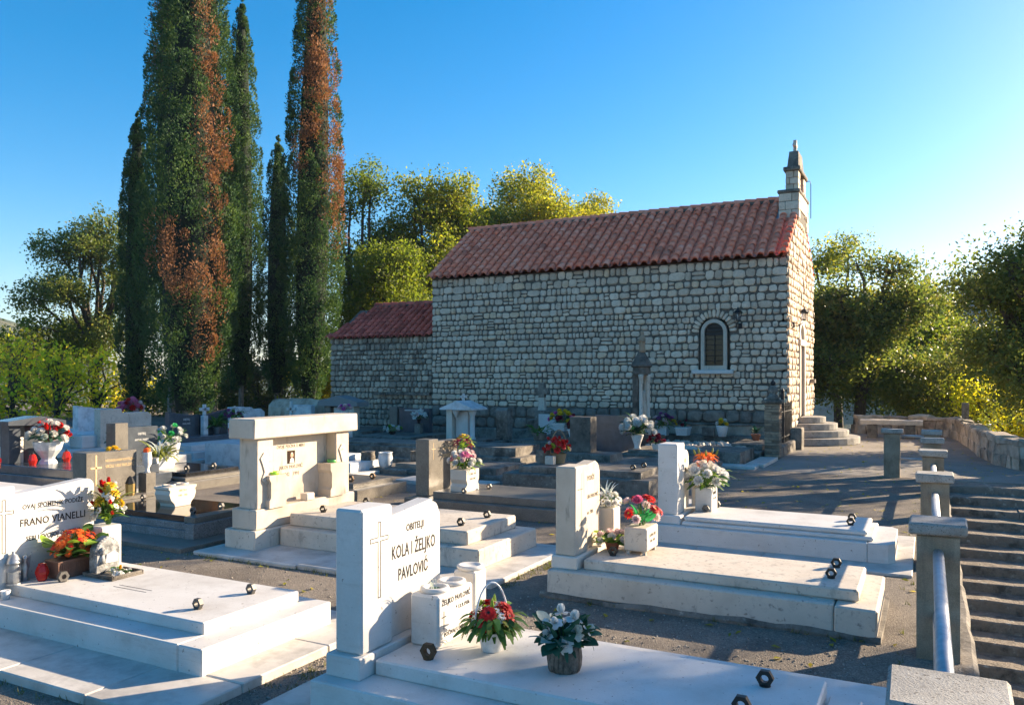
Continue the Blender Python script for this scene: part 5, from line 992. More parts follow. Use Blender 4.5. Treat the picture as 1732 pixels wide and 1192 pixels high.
# dark headstone with white rose wreath
t=simple('granite_tomb','dark blue-grey headstone with small oval portrait at chapel wall','tomb',[(-15.3,-13.2,19.0,21.4,-.03,.2,'concrete_old')]); part(t,'pillar',(-15.35,-15.05,20.9,21.3,.196,1.0),'granite_brown',.01); hd=part(t,'headstone',(-15.0,-13.85,20.95,21.15,.196,.96),'granite_blue',.01); part(t,'frame_bar',(-14.75,-14.05,20.9,20.95,.88,.905),'limestone_white',.003); m=MB(); m.lathe([(.0,0),(.055,0),(.055,.01)],(-13.98,20.94,.78),10); m.v=[(x,20.95-(z-.78),.78+(y-20.94)*1.3) for x,y,z in m.v]; ob('portrait_oval',m,'photo_white',t); text('OBITELJ',.07,hd,20.95,-14.45,.76,'lettering_white',face='y')
pot('white rose bunch standing against the dark wall headstone',-14.0,20.6,.5,'vase',[('rose','petal_white',14,.08),('rose','petal_pale',4,.07)],[('lance','leaf_dark',26,.18,(-.3,1),.8)],.08,.16,'iron',.22,.2)
ob('flower_stand',MB().box(-14.1,-13.9,20.5,20.7,.196,.5,.01),'concrete_old',None,label='dark stone stand under the white rose bunch',cat='stand')
pot('low white and green flower spray on the grave at the annex corner',-14.5,19.9,.2,'bowl',[('mum','petal_white',8,.07),('mum','leaf_lime',3,.08)],[('lance','leaf_green',20,.2,(-.1,.7),.9)],.12,.1,'iron',.3,.12)
# aedicule
t=simple('small_shrine','small white stone shrine with tiled gable and one column','shrine',[(-11.6,-9.9,17.0,19.4,-.03,.25,'concrete_old'),(-11.45,-10.2,17.6,18.9,.25,.30,'concrete_old')])
part(t,'side_pier',(-11.30,-11.12,17.9,18.35,.297,1.08),'limestone',.01); m=MB(); m.prism([(-11.1,.297),(-10.72,.297),(-10.72,1.05),(-11.1,1.05)],18.05,18.2,'y',.01); ob('plaque',m,'limestone_white',t)
m=MB(); m.lathe([(.09,0),(.09,.05),(.065,.08),(.058,.6),(.07,.63),(.11,.74),(.11,.78)],(-10.55,18.0,.297),12); ob('column',m,'limestone_white',t,smooth=True); m=MB(); m.lathe([(.03,.0),(.04,.05),(.10,.16),(.10,.2)],(-11.0,17.92,.87),12); ob('capital',m,'limestone_white',t,smooth=True)
m=MB(); m.prism([(-11.42,1.08),(-10.38,1.08),(-10.38,1.12),(-10.9,1.32),(-11.42,1.12)],17.75,18.5,'y',.012); ob('roof',m,'marble_grey',t); m=MB(); m.box(-10.93,-10.87,18.1,18.16,1.3,1.5,.01); m.box(-11.0,-10.8,18.1,18.16,1.39,1.44,.006); ob('cross',m,'limestone_white',t)
simple('concrete_tomb','low concrete tomb in front of the small white shrine','tomb',[(-11.3,-8.0,15.75,17.3,-.03,.14,'concrete_old'),(-11.1,-8.2,15.9,17.15,.14,.34,'concrete_old')])
simple('concrete_tomb','flat concrete kerb grave between dark granite tomb and shrine','tomb',[(-9.7,-7.0,13.0,14.6,-.03,.08,'concrete_old'),(-9.5,-7.2,13.15,14.45,.08,.2,'concrete_old')])
simple('white_tomb','narrow pale kerb strip left of the concrete tomb with red basket','kerb',[(-8.6,-6.75,11.9,12.5,-.03,.07,'limestone_paving')])
for i,(x,y,z,lb,mt) in enumerate(((-10.15,13.1,.10,'leftmost round mottled pot on the low wall behind granite slab','concrete_old'),(-9.75,13.15,.10,'pale round stone pot between two darker pots','marble_grey'),(-9.35,13.7,.10,'taller mottled pot at right of the row of three','concrete_old'))): ob('stone_pot',MB().lathe([(.11,0),(.14,.08),(.15,.2),(.13,.3),(.15,.31),(.12,.28)],(x,y,z),12),mt,None,label=lb,cat='pot',smooth=True)
simple('kerb_wall','low stone kerb carrying three mottled pots','kerb',[(-10.4,-9.1,12.95,13.95,-.03,.10,'concrete_old')])
# grey block headstone, cross, monument, wall graves
t=simple('concrete_tomb','grey rough block headstone on a wide stepped concrete base','tomb',[(-7.1,-3.9,15.2,17.2,-.03,.14,'concrete_old'),(-7.0,-5.9,15.75,16.5,.14,.30,'concrete_old')]); rpart(t,'headstone',(-6.9,-6.42,15.95,16.3,.297,1.07),'dark_stone',5,.008,.02)
t=simple('concrete_tomb','dark slab grave carrying a white hydrangea vase','tomb',[(-6.3,-4.2,17.3,18.9,-.03,.2,'concrete_old'),(-6.1,-4.4,17.45,18.75,.2,.27,'concrete_old')]); part(t,'headstone',(-7.4,-6.35,18.6,18.75,0,1.0),'granite_blue',.01)
pot('white hydrangeas in a fluted white vase on dark slab grave',-5.98,17.75,.27,'vase',[('mum','petal_white',22,.11)],[('broad','leaf_dark',40,.2,(-.5,1),.8),('blade','leaf_green',24,.4,(.7,1.3),.6)],.15,.34,'ceramic_white',.36,.36,name='flower_vase',cat='flower vase')
pot('small white pot with dark red flowers beside hydrangea vase',-5.55,17.8,.27,'round',[('mum','petal_maroon',12,.06)],[('lance','leaf_dark',20,.14,(0,1),.8)],.12,.14,'ceramic_white',.18,.16)
ob('wire_spray',MB().lathe([(.5,0),(.42,.05),(.2,.1),(.02,.11)],(-5.0,18.0,.27),14,sy=.5),'leaf_pale',None,label='pale dried flower spray lying on dark slab grave',cat='flower spray')
t=thing('stone_cross','old grey stone cross on a tapering shaft against the chapel wall','cross',(-9.96,21,0)); rpart(t,'pedestal',(-10.3,-9.6,20.7,21.3,0,.72),'concrete_old',4,.02,.03); m=MB(); m.prism([(-10.10,.717),(-9.82,.717),(-9.88,1.35),(-10.04,1.35)],20.93,21.07,'y',.01); ob('shaft',m,'limestone_old',t); m=MB(); m.prism([(-10.05,1.35),(-9.87,1.35),(-9.87,1.45),(-9.74,1.45),(-9.74,1.63),(-9.87,1.63),(-9.87,1.78),(-10.05,1.78),(-10.05,1.63),(-10.18,1.63),(-10.18,1.45),(-10.05,1.45)],20.92,21.08,'y',.01); ob('cross_head',m,'concrete_old',t)
t=thing('statue_monument','tall grey niche monument with columns and small statue on top','monument',(-6.65,20,0)); Mx=-6.64
rpart(t,'base',(Mx-.5,Mx+.5,19.6,20.5,0,.42),'dark_stone',5,.015,.03); rpart(t,'plinth',(Mx-.28,Mx+.28,19.78,20.32,.417,.86),'dark_stone',4,.012,.03); part(t,'back_slab',(Mx-.22,Mx-.06,19.95,20.2,.857,2.02),'dark_stone',.01)
for dx,dy in((.04,-.17),(.18,.0),(.04,.17)): m=MB(); m.lathe([(.07,0),(.07,.06),(.05,.08),(.045,1.0),(.06,1.04),(.08,1.15)],(Mx+dx,20.05+dy,.86),10); ob('column',m,'limestone_old' if dx<.2 else 'dark_stone',t,smooth=True)
m=MB(); m.lathe([(.02,0),(.09,.05),(.10,.25),(.07,.45),(.045,.55),(.06,.6),(.05,.7),(.01,.74)],(Mx+.07,20.05,.86),10); ob('niche_figure',m,'limestone_old',t,smooth=True)
m=MB(); m.lathe([(.22,0),(.25,.05),(.24,.20),(.29,.23),(.29,.27),(.25,.34),(.13,.54),(.09,.62)],(Mx,20.05,1.98),8); ob('canopy',m,'dark_stone',t)
m=MB(); m.lathe([(.10,0),(.085,.08),(.075,.22),(.09,.32),(.085,.40),(.04,.44),(.045,.48),(.05,.52),(.02,.57)],(Mx+.02,20.05,2.58),12); m.tube([(Mx-.06,20.0,2.93),(Mx-.08,19.97,2.85),(Mx+.02,19.94,2.90)],.022,6); m.tube([(Mx+.10,20.0,2.93),(Mx+.11,19.97,2.84),(Mx+.03,19.94,2.90)],.022,6); ob('statue',m,'tan_stone',t,smooth=True)
t=thing('wall_ledge','low stone ledge along the foot of the chapel wall','ledge',(-6,22.5,0)); rpart(t,'ledge',(-13.4,-3.6,22.25,22.8,0,.32),'concrete_old',40,.02,.03); rpart(t,'coping',(-8.4,-3.6,22.62,22.81,.58,.64),'concrete_old',30,.012,.015); rpart(t,'upstand',(-8.38,-3.62,22.66,22.8,.3,.585),'rubble_stone_part',30,.02,.02)
pot('mauve and yellow chrysanthemums in a square white pot at the wall',-6.62,21.95,.30,'box',[('mum','petal_purple',10,.08),('mum','petal_pale',8,.07),('mum','petal_yellow',4,.06)],[('lance','leaf_olive',50,.2,(-.2,1),.9)],.13,.26,'ceramic_white',.32,.3)
pot('long white inscribed trough with dark sprig at the wall',-6.06,21.95,.32,'box',[('mum','petal_maroon',3,.06)],[('lance','leaf_dark',14,.2,(.4,1.3),.5)],.17,.22,'ceramic_white',.14,.2,name='planter_box',cat='planter')
pot('white bucket with yellow and white blossoms at the wall',-4.98,21.95,.32,'round',[('mum','petal_yellow',4,.09),('mum','petal_white',3,.09)],[('lance','leaf_dark',10,.14,(0,1),.7)],.17,.30,'plastic_white',.14,.1)
pot('terracotta pot with a dark plant by the brick pillar',-3.95,21.2,.30,'round',[],[('lance','leaf_dark',24,.2,(.3,1.3),.7)],.13,.16,'terracotta',.1,.16)
ob('stone_tablet',MB().box(-5.55,-5.2,22.0,22.1,.32,.56,.01),'concrete_old',None,label='small grey stone tablet left of the white bucket',cat='tablet')
simple('rubble_grave','broken rubble grave with pale stones before the chapel corner','grave',[(-6.4,-3.5,19.2,21.6,-.03,.16,'concrete_old'),(-4.9,-3.6,17.55,19.1,-.03,.30,'concrete_old'),(-4.3,-3.55,19.9,21.5,.15,.30,'concrete_old')])
simple('paving_kerb','pale paving kerb below the rubble grave beside the plaza','kerb',[(-5.2,-3.2,17.1,17.54,-.03,.06,'limestone_paving'),(-3.5,-3.1,17.54,19.35,-.03,.07,'limestone_paving')])
m=MB(); rr=random.Random(5)
for i in range(160):
    x,y=rr.uniform(-6.3,-3.7),rr.uniform(19.3,21.4); s_=rr.uniform(.05,.16); k=USTONES[rr.randrange(36)]; M=Matrix.Translation((x,y,.15))@Matrix.Rotation(rr.uniform(0,6),4,'Z')@Matrix.Rotation(R(-90)+rr.uniform(-.5,.5),4,'X')@Matrix.Diagonal((s_,s_*.6,s_*.8,1)); m.add([M@Vector(v) for v in k[0]],k[1])
ob('rubble_stones',m,'limestone_old',None,label='loose pale stones strewn over the rubble grave',cat='rubble',kind='stuff')
pot('green plant in a low concrete pot left of the yellow flowers',-8.9,18.6,.30,'round',[],[('lance','leaf_green',60,.2,(-.2,1.2),.9)],.2,.2,'concrete_old',.28,.22)
pot('yellow and purple flowers in a white stone pot near the shrine',-8.75,19.7,.50,'box',[('mum','petal_yellow',9,.1),('mum','petal_maroon',8,.09),('mum','petal_magenta',3,.09)],[('lance','leaf_dark',30,.2,(-.2,1),.9)],.18,.2,'ceramic_white',.36,.28)
pot('white trough with dark red flowers right of the yellow bunch',-8.1,19.3,.38,'box',[('mum','petal_maroon',8,.09),('mum','petal_red',4,.08)],[('lance','leaf_dark',30,.22,(-.1,.9),.9)],.2,.2,'ceramic_white',.28,.18,name='planter_box',cat='planter')
t=simple('wall_grave','grey wall grave with white inscribed panel behind the yellow flowers','grave',[(-9.6,-7.6,18.4,20.3,-.03,.30,'concrete_old'),(-9.2,-8.2,19.2,20.2,.30,.38,'concrete_old'),(-9.0,-8.5,19.5,20.0,.38,.50,'concrete_old')]); part(t,'headstone',(-9.9,-9.0,20.35,20.55,0,1.0),'concrete_old',.02); part(t,'panel',(-9.75,-9.2,20.31,20.353,.3,.9),'limestone_white',.008)
ob('rough_pillar',MB().rough(-10.35,-10.0,18.9,19.2,0,1.1,4,.03,.05),'concrete_old',None,label='rough dark stone pillar between the shrine and the wall grave',cat='pillar')
ob('flat_boulder',MB().rough(-21.2,-19.0,21.6,22.6,0,1.15,8,.12,.25),'rubble_stone_part',None,label='heap of rubble boulders left of the annex corner',cat='boulders')

# ---------------------------------------------------------------- trees
def cypress(label,x,y,h,rad,hbase,ntuft,seed,prof,brown=(),lean=(0,0),size=.17,group='cypresses beside the annex',brown_bias=0):
    """prof: list of (height fraction, radius fraction)"""
    r_=np.random.default_rng(seed); t=thing('cypress_tree',label,'cypress',(x,y,0),group)
    m=MB(); m.tube([(x,y,-.5),(x,y,hbase),(x+lean[0]*.5,y+lean[1]*.5,h*.5),(x+lean[0],y+lean[1],h*.93)],max(.12,rad*.14),8,taper=.04); ob('trunk',m,'bark_pale',t)
    hp=np.array([p[0] for p in prof]);rp=np.array([p[1] for p in prof])
    u=r_.random(ntuft*3); z=hbase+(h-hbase)*u; R_=np.interp(u,hp,rp)*rad
    keep=r_.random(len(u))<(R_/rad)*.85+.15; z=z[keep][:ntuft];R_=R_[keep][:ntuft];n=len(z); a=r_.uniform(0,2*np.pi,n)
    off=seed*3.7; nc=int(len(z)/3.4); z=z[:nc];R_=R_[:nc];a=a[:nc];n=nc
    lump=np.array([mnoise.noise(Vector((math.cos(b)*2.1+off,math.sin(b)*2.1,q*.42)))*.17+mnoise.noise(Vector((math.cos(b)*4+off,math.sin(b)*4,q*1.1)))*.10 for b,q in zip(a,z)])
    cr=np.minimum(.15+.32*r_.random(n)**1.5,R_*.6)*(.75+.25*min(1.3,rad/1.3))          # clump radius
    rr=np.maximum(R_*(.98+lump)-cr*.8-R_*.28*(r_.random(n)<.35)*r_.random(n),R_*.3); fr=z/h
    C=np.stack([x+lean[0]*fr+rr*np.cos(a),y+lean[1]*fr+rr*np.sin(a),z],1)
    K=84; n2=n*K; out=np.stack([np.cos(a),np.sin(a),np.zeros(n)],1); ok=np.repeat(out,K,0)
    v=r_.normal(size=(n2,3))+ok*.75; v/=np.linalg.norm(v,axis=1)[:,None]
    Ck=np.repeat(C,K,0)+v*np.repeat(cr,K)[:,None]*r_.uniform(.75,1.08,(n2,1))*np.array([1,1,1.45])
    d=v*.8+np.array([0,0,.75])+r_.normal(0,.3,(n2,3)); d/=np.linalg.norm(d,axis=1)[:,None]
    e=np.cross(d,r_.normal(size=(n2,3))); e/=np.linalg.norm(e,axis=1)[:,None]; L=size*.54*r_.uniform(.6,1.5,(n2,1)); W=L*.42
    V=np.stack([Ck-d*L*.4,Ck+e*W*.5,Ck+d*L*.6,Ck-e*W*.5],1).reshape(-1,3); F=np.arange(4*n2).reshape(n2,4)
    tn=np.array([mnoise.noise(Vector((p[0]*1.3+off,p[1]*1.3,p[2]*.55))) for p in C])
    tint=.18+.40*r_.random(n)+.16*tn
    bm=np.zeros(n)
    for (ba,bz,wa,wz,st) in brown:
        da=(a-ba+np.pi)%(2*np.pi)-np.pi; bm=np.maximum(bm,st*np.exp(-(da/wa)**2-((z-bz)/wz)**2))
    n3=np.array([mnoise.noise(Vector((p[0]*.9+off+20,p[1]*.9,p[2]*.9)))+.5*mnoise.noise(Vector((p[0]*2.5+off,p[1]*2.5,p[2]*2.5))) for p in C])
    isb=(bm+.45*n3+brown_bias)>.60; tint=np.where(isb,.76+.2*r_.random(n),np.minimum(tint,.66))
    tk=np.repeat(tint,K)+r_.normal(0,.05,n2); tk=np.where(np.repeat(isb,K),np.clip(tk,.73,1),np.clip(tk,0,.66))
    npmesh('crown',V,F,'cypress_leaf',tk,t,kind='stuff')
    m=MB(); P=[(max(.02,np.interp(q,hp,rp)*rad*.5),hbase+(h-hbase)*q) for q in np.linspace(0,.97,16)]; m.lathe(P,(x,y,0),14); m.v=[(p[0]+lean[0]*p[2]/h,p[1]+lean[1]*p[2]/h,p[2]) for p in m.v]; ob('blocking_core',m,'cypress_core',t,smooth=True)  # solid dark core added inside the crown to block light and gaps
    return t
PB=[(0,.42),(.06,.62),(.14,.85),(.25,1),(.4,.96),(.6,.80),(.8,.52),(.93,.24),(1,.03)]
PN=[(0,.4),(.1,.8),(.25,1),(.5,.95),(.75,.72),(.9,.4),(1,.03)]
PK=[(0,.35),(.12,.85),(.3,1),(.55,.86),(.8,.55),(1,.04)]
AC=-TH-math.pi/2-.1   # angle facing the camera side
X,Y,_=ray(318,30); fa=math.atan2(-Y,-X)
cypress('broadest cypress in front with brown scorched patches',X,Y,20.5,1.95,.7,3900,1,PB,[(fa-.5,6.6,.6,1.5,1.5),(fa-.05,5.5,.6,.7,1.4),(fa+.5,6.1,.32,1.4,1.5),(fa+.72,10.6,.5,2.3,1.6),(fa+.3,3.4,.5,1.1,1.3),(fa+.6,4.3,.35,.6,1.2),(fa+.6,14.6,.4,2.4,1.1)],(.2,.1))
X,Y,_=ray(362,32.5); cypress('tall bright green cypress merged behind the broadest one at right',X,Y,22.5,1.25,2.0,2200,2,PN,[(fa+.9,13,.4,1.5,.8)],(-.6,0))
X,Y,_=ray(290,33); cypress('reddish-topped cypress behind the left shoulder of the broadest one',X,Y,23.5,1.25,3.0,1800,3,PN,[(fa-.6,15.5,.8,5,1.0)],(.2,0))
X,Y,_=ray(228,35); cypress('shorter dark cypress at the left of the cypress group',X,Y,13.6,.85,.9,1700,4,PN,[],(.15,0))
X,Y,_=ray(408,36); cypress('slim tall cypress between the broad one and the small one',X,Y,19.3,.98,1.6,2200,5,PN,[],(.0,0))
X,Y,_=ray(468,39); cypress('smallest slender cypress pointing up in the gap',X,Y,13.8,.95,1.2,1500,6,PN,[],(.1,0))
X,Y,_=ray(522,32.5); cypress('right cypress with russet brown upper half next to the annex',X,Y,21.5,1.32,1.0,3000,7,PK,[(fa+.9,11,.8,4.5,1.1),(fa+.1,14.5,1.2,3.2,1.0),(fa-.6,12,.6,2.5,.8)],(.45,.1))

def crown_tree(name,label,cat,base,trunk_h,blobs,nl,leaf,mat,seed,tr=.22,tips=26,group=None,lo=0,hi=1,bark='bark',clus=.30,lean=(0,0),density=11):
    """blobs: (dx,dy,z,rx,ry,rz) ellipsoids relative to base; leaves sit in clusters on real twigs"""
    r_=np.random.default_rng(seed); rr=random.Random(seed); bx,by,bz=base; t=thing(name,label,cat,base,group)
    top=Vector((bx+lean[0],by+lean[1],bz+trunk_h)); m=MB()
    m.tube([(bx,by,bz-.4),(bx+lean[0]*.3+rr.uniform(-.1,.1),by+lean[1]*.3,bz+trunk_h*.4),(bx+lean[0]*.7,by+lean[1]*.7+rr.uniform(-.1,.1),bz+trunk_h*.75),top],tr,8,taper=tr*.65)
    tipl=[];vol=sum(b[3]*b[4]*b[5] for b in blobs)
    for (dx,dy,z,rx,ry,rz) in blobs:
        c=Vector((bx+dx,by+dy,bz+z)); st=Vector((bx,by,bz-.2)).lerp(top,rr.uniform(.65,1.0))
        mid=st.lerp(c,.5)+Vector((rr.uniform(-.4,.4),rr.uniform(-.4,.4),.15*(c-st).length)); m.tube([st,st.lerp(mid,.5)+Vector((0,0,.1)),mid,mid.lerp(c,.55)+Vector((rr.uniform(-.2,.2),rr.uniform(-.2,.2),0)),c],tr*.5,6,taper=tr*.2)
        nt=max(8,int(1.5*tips*len(blobs)*(rx*ry*rz)/vol))
        for k in range(nt):
            v=r_.normal(size=3); v/=np.linalg.norm(v); q=.35+.65*r_.random()**.5
            p=c+Vector((v[0]*rx*q,v[1]*ry*q,v[2]*rz*q)); tipl.append(p)
            if k%2==0:
                md=c.lerp(p,.5)+Vector((rr.uniform(-.15,.15),rr.uniform(-.15,.15),-.08*(p-c).length)); m.tube([c,md,p],tr*.13,4,taper=.008)
    ob('trunk',m,bark,t)
    T=np.array([tuple(p) for p in tipl]); k=max(1,nl//(len(T)*density)); sub=np.repeat(T,k,0); sub=sub+r_.normal(0,clus,sub.shape)*np.array([1,1,.75])
    C=np.repeat(sub,density,0); C=C+r_.normal(0,leaf*1.1,C.shape)
    V,F,tt=leafcloud(C,leaf,r_); tv=np.repeat(r_.random(len(sub)),density)*.6+tt*.4
    npmesh('crown',V,F,mat,lo+(hi-lo)*tv,t,kind='stuff'); return t
def G(px,t,z=-1.0): return ray(px,t,z)
def blob_set(n,rx,ry,z0,z1,br,seed):
    q=random.Random(seed); o=[]
    for i in range(n):
        a=q.uniform(0,6.28); k=math.sqrt(q.random()); u=q.random(); s=br*q.uniform(.75,1.25); f=math.sin(math.pi*(.15+.75*u))
        o.append((rx*k*math.cos(a)*f,ry*k*math.sin(a)*f,z0+(z1-z0)*u,s,s,s*.75))
    return o
AG='autumn trees behind the chapel'
crown_tree('autumn_tree','tall yellow-green autumn tree directly left of the chapel roof end','tree',G(730,42),5.0,blob_set(22,4.2,3.0,4.2,12.6,1.35,1),44000,.16,'leaf_autumn',31,.26,22,AG,.1,.85)
crown_tree('autumn_tree','wide golden autumn tree rising behind the middle of the roof','tree',G(880,47),6.5,blob_set(20,4.6,3.5,7.0,14.3,1.45,2),44000,.165,'leaf_autumn',32,.28,22,AG,.2,1)
crown_tree('autumn_tree','small golden treetop showing right of the wide golden tree','tree',G(1003,50),7,blob_set(9,2.2,2,9.5,13.6,1.0,3),16000,.16,'leaf_autumn',33,.2,20,AG,.35,1)
crown_tree('autumn_tree','lower olive-green tree above the annex roof','tree',G(645,37),3.6,blob_set(15,3.0,2.4,3.0,8.6,1.1,4),32000,.145,'leaf_autumn',34,.2,22,AG,0,.6)
crown_tree('olive_tree','tall olive tree between the right cypress and the autumn trees','tree',G(607,40.5),5,blob_set(14,2.6,2.5,5.0,13.0,1.15,5),22000,.15,'leaf_autumn',35,.22,22,None,0,.55)
crown_tree('autumn_tree','slender olive tree filling the gap behind the tall autumn tree','tree',G(800,57),6,blob_set(8,3.0,2.5,6.0,12.0,1.6,15),22000,.17,'leaf_autumn',45,.22,20,AG,.0,.7)
crown_tree('autumn_tree','olive-green tree joining the tall and the wide autumn trees','tree',G(810,44),6.0,blob_set(12,3.0,2.4,6.5,12.0,1.2,18),26000,.16,'leaf_autumn',47,.22,22,AG,.05,.75)
crown_tree('autumn_tree','low yellow-green tree tucked behind the roof end','tree',G(690,41.5),5,blob_set(12,3.2,2.4,3.0,10.5,1.2,19),24000,.16,'leaf_autumn',48,.2,22,AG,.1,.9)
LG='trees along the left boundary'
crown_tree('green_tree','spreading dark green tree left of the cypresses with open branches','tree',G(160,46),4.5,blob_set(26,3.9,3.0,4.0,11.6,1.0,6),38000,.165,'leaf_oak',36,.24,20,LG,.2,1)
crown_tree('green_tree','second olive tree lower in front of the dark green one','tree',G(75,44),3,blob_set(9,2.6,2.4,2.4,6.2,1.25,7),14000,.19,'leaf_autumn',37,.18,22,LG,0,.5)
for i,(px,d,zt,rx,mt,lb,a,b) in enumerate(((20,38,3.6,2.2,'leaf_yellow','brightest yellow-green bush at the far left edge',.3,1),(95,37,2.9,1.9,'leaf_yellow','yellow bush behind the large stone urn',.3,1),(165,40,3.0,1.8,'leaf_yellow','golden yellow bush behind the pale marble headstone',.3,1),(-30,40,4.4,2.2,'leaf_autumn','tall bush cut by the left picture edge',.1,.8),(60,42,4.2,2.0,'leaf_autumn','green-gold bush between the yellow ones',.2,.9),(215,43,2.6,1.6,'leaf_yellow','small yellow bush left of the cypress trunks',.1,.8))):
    crown_tree('yellow_bush',lb,'bush',G(px,d,-.6),1.0,blob_set(15,rx,1.8,.6,zt*1.12,.62,20+i),2600,.22,mt,50+i,.12,10,'bushes along the left boundary',0,1,clus=.34,density=6)
for i,(px,d,zt,rx,mt,lb,a,b) in enumerate(((385,42,3.0,1.7,'leaf_oak','dark undergrowth bush between broad and slim cypress',.2,1),(440,42,3.4,1.5,'leaf_grey','sunlit bush in the gap under the smallest cypress',.3,1),(548,37,2.8,1.0,'leaf_autumn','pale olive bush against the annex corner',.3,1),(300,41,2.0,1.8,'leaf_oak','dark bush behind the broad cypress trunk',.1,.8),(480,42,3.2,1.9,'leaf_oak','dark bush behind the right cypress',.1,.9),(590,40,5.0,1.8,'leaf_autumn','gold-green bush above the annex roof end',.2,.9))):
    crown_tree('undergrowth_bush',lb,'bush',G(px,d,-.6),1.2,blob_set(8,rx,1.6,.9,zt,.8,40+i),6000,.17,mt,70+i,.1,16,'undergrowth behind the cypresses',a,b)
RG='trees right of the chapel'
crown_tree('autumn_tree','yellow-green tree touching the right side of the chapel gable','tree',G(1420,41),4.6,blob_set(11,2.6,2.4,4.2,9.3,1.3,8),36000,.15,'leaf_autumn',38,.24,22,RG,.1,.95,lean=(-.4,0))
crown_tree('oak_tree','dark spreading oak right of the chapel with a leaning trunk','tree',G(1452,32,0),3.0,blob_set(22,3.3,2.3,1.3,6.6,1.05,9)+[(2.2,1.2,2.0,1.3,1.2,.9),(-1.2,-.5,3.0,1.0,1.0,.9)],46000,.15,'leaf_oak',39,.24,24,RG,.3,1,lean=(.5,.2))
crown_tree('oak_tree','grey-green oak cut by the right picture edge','tree',G(1765,21,-.5),3.0,blob_set(20,2.0,1.9,2.0,6.3,.8,10),34000,.11,'leaf_oak',40,.24,24,RG,.35,1)
crown_tree('oak_bush','sunlit olive bush behind the curved bench wall','bush',G(1640,30,-.8),1.4,blob_set(12,2.3,1.9,1.0,3.4,.9,11),18000,.13,'leaf_oak',41,.14,22,RG,.5,1)
crown_tree('oak_bush','bright yellow-green bush over the parapet at the right edge','bush',G(1715,27,-1.2),1.2,blob_set(8,1.8,1.5,1.0,3.2,.85,12),11000,.12,'leaf_yellow',42,.12,20,RG,.1,.8)
crown_tree('oak_bush','dark low bush behind the stone table','bush',G(1530,34,-.6),1.2,blob_set(10,2.6,1.6,.8,3.0,1.0,13),14000,.14,'leaf_oak',43,.12,20,RG,.0,.7)
crown_tree('oak_bush','golden green bushy tree between the dark oak and the hill gap','tree',G(1555,37,-.6),2.2,blob_set(16,2.6,2.0,1.5,6.0,1.0,21),26000,.15,'leaf_autumn',49,.16,22,RG,0,.65)
# trees standing right of the picture; their shade falls across the stairs and the path
SG='trees right of the stairs'
crown_tree('oak_tree','bare-limbed tree beyond the right edge shading the plaza','tree',(6.3,23.5,-1.5),4.0,blob_set(9,2.6,2.8,4.4,8.2,1.0,14),4200,.14,'leaf_oak',44,.34,12,SG,.2,.9)
crown_tree('oak_tree','leafy tree beyond the right edge shading the nearest tomb foot','tree',(11.5,19.5,-2.3),4.2,blob_set(8,1.6,1.8,6.2,9.6,.9,17),9000,.14,'leaf_oak',46,.26,16,SG,.2,.9)
# weeds and pebbles along the kerbs
r_=np.random.default_rng(5); Cs=[]
for x0,x1,y0,y1,n in((-3.5,-3.35,6.4,8.1,90),(-7.4,-3.7,2.90,2.97,60),(-3.0,-.4,6.26,6.31,50),(-7.1,-5.0,5.98,6.06,40),(-3.66,-3.4,3.0,5.0,40),(-.2,-.0,4,16,60)):
    Cs.append(np.stack([r_.uniform(x0,x1,n),r_.uniform(y0,y1,n),np.zeros(n)],1))
Cs=np.repeat(np.concatenate(Cs),5,0)+r_.normal(0,.012,(sum(len(c) for c in Cs)*5,3))*np.array([1,1,0]); d=r_.normal(0,.45,Cs.shape); d[:,2]=1; d/=np.linalg.norm(d,axis=1)[:,None]; e=np.cross(d,r_.normal(size=d.shape)); e/=np.linalg.norm(e,axis=1)[:,None]; L=r_.uniform(.015,.055,(len(Cs),1))
V=np.stack([Cs-e*.003,Cs+e*.003,Cs+d*L],1).reshape(-1,3); npmesh('weeds',V,np.arange(len(V)).reshape(-1,3),'grass_blade',r_.random(len(Cs)),None,kind='stuff',label='short weeds growing along the tomb kerbs',cat='weeds')
JV=[];JF=[];o=0;rr=random.Random(8)
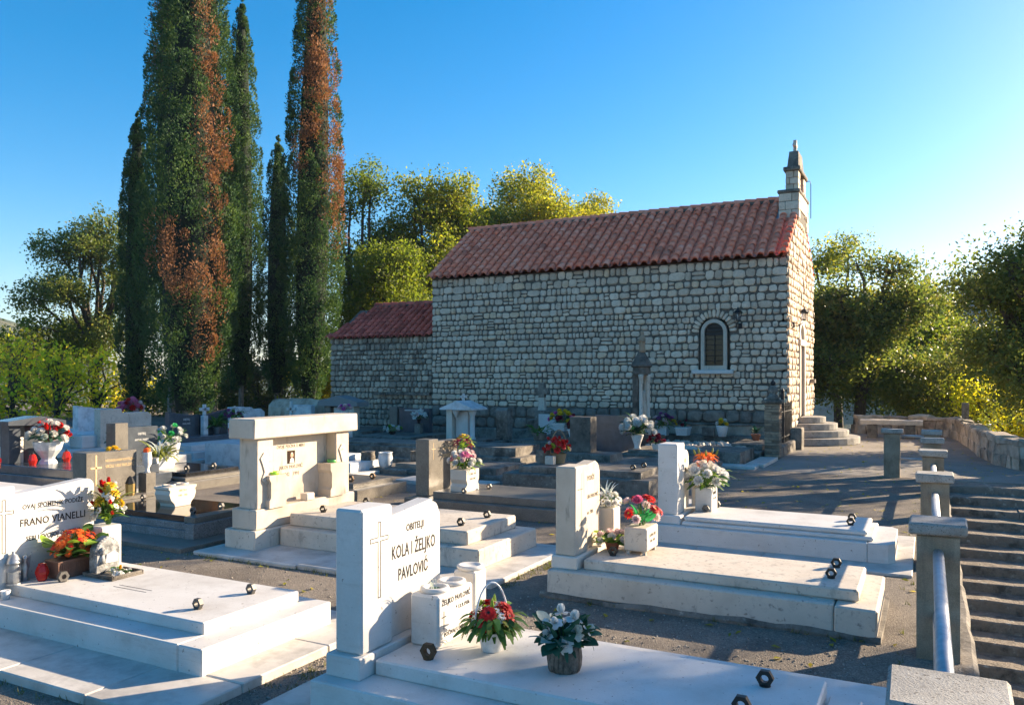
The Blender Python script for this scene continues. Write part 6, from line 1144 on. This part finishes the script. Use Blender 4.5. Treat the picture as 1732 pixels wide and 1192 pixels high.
for i in range(1500):
    x,y=rr.choice([(rr.uniform(-3.66,-3.39),rr.uniform(2.2,5.2)),(rr.uniform(-7.3,-.3),rr.uniform(5.0,6.05)),(rr.uniform(-3.4,-.3),rr.uniform(4.99,6.25))]); q=rr.uniform(.006,.018); Vv,Ff=USN[rr.randrange(36)]
    A=np.array(Matrix.Translation((x,y,-.002))@Matrix.Rotation(rr.uniform(0,6),4,'Z')@Matrix.Rotation(R(-90),4,'X')@Matrix.Diagonal((q,q*.6,q*.8,1))); JV.append(Vv@A[:3,:3].T+A[:3,3]); JF.append(Ff+o); o+=len(Vv)
npmesh('pebbles',np.concatenate(JV),np.concatenate(JF),'gravel',None,None,kind='stuff',label='loose pebbles scattered between the front tombs',cat='pebbles')
r_=np.random.default_rng(9); n=900; Cl=np.stack([r_.uniform(-8,0,n),r_.uniform(4.8,17,n),np.full(n,.008)],1); Cl[:350]=np.stack([r_.uniform(-3,3,350),r_.uniform(17.2,29,350),np.full(350,.009)],1)
a=r_.uniform(0,6.28,n); d=np.stack([np.cos(a),np.sin(a),r_.normal(0,.15,n)],1); e=np.stack([-np.sin(a),np.cos(a),r_.normal(0,.25,n)],1); L=r_.uniform(.02,.045,(n,1))
V=np.stack([Cl-d*L,Cl+e*L*.5+[0,0,.006],Cl+d*L,Cl-e*L*.5+[0,0,.006]],1).reshape(-1,3); npmesh('fallen_leaves',V,np.arange(4*n).reshape(n,4),'leaf_autumn',.5+.5*r_.random(n),None,kind='stuff',label='dry fallen leaves scattered over the paths',cat='leaves')
# the air: haze between the camera and the far hills
m=MB(); m.add([(x,y,z) for z in(-32,104) for x,y in((-1260,-1260),(1260,-1260),(1260,1260),(-1260,1260))],[(3,2,1,0),(4,5,6,7),(0,1,5,4),(1,2,6,5),(2,3,7,6),(3,0,4,7)])
hm=bpy.data.materials.new('haze'); hm.use_nodes=True; nt=hm.node_tree; nt.nodes.clear(); out=nt.nodes.new('ShaderNodeOutputMaterial'); pv=nt.nodes.new('ShaderNodeVolumePrincipled'); pv.inputs['Color'].default_value=(.55,.76,1,1); pv.inputs['Density'].default_value=.00022; pv.inputs['Anisotropy'].default_value=0; nt.links.new(pv.outputs[0],out.inputs['Volume']); MT['haze']=hm
ob('haze',m,'haze',None,kind='stuff',label='thin pale haze in the air before the far hills',cat='haze')
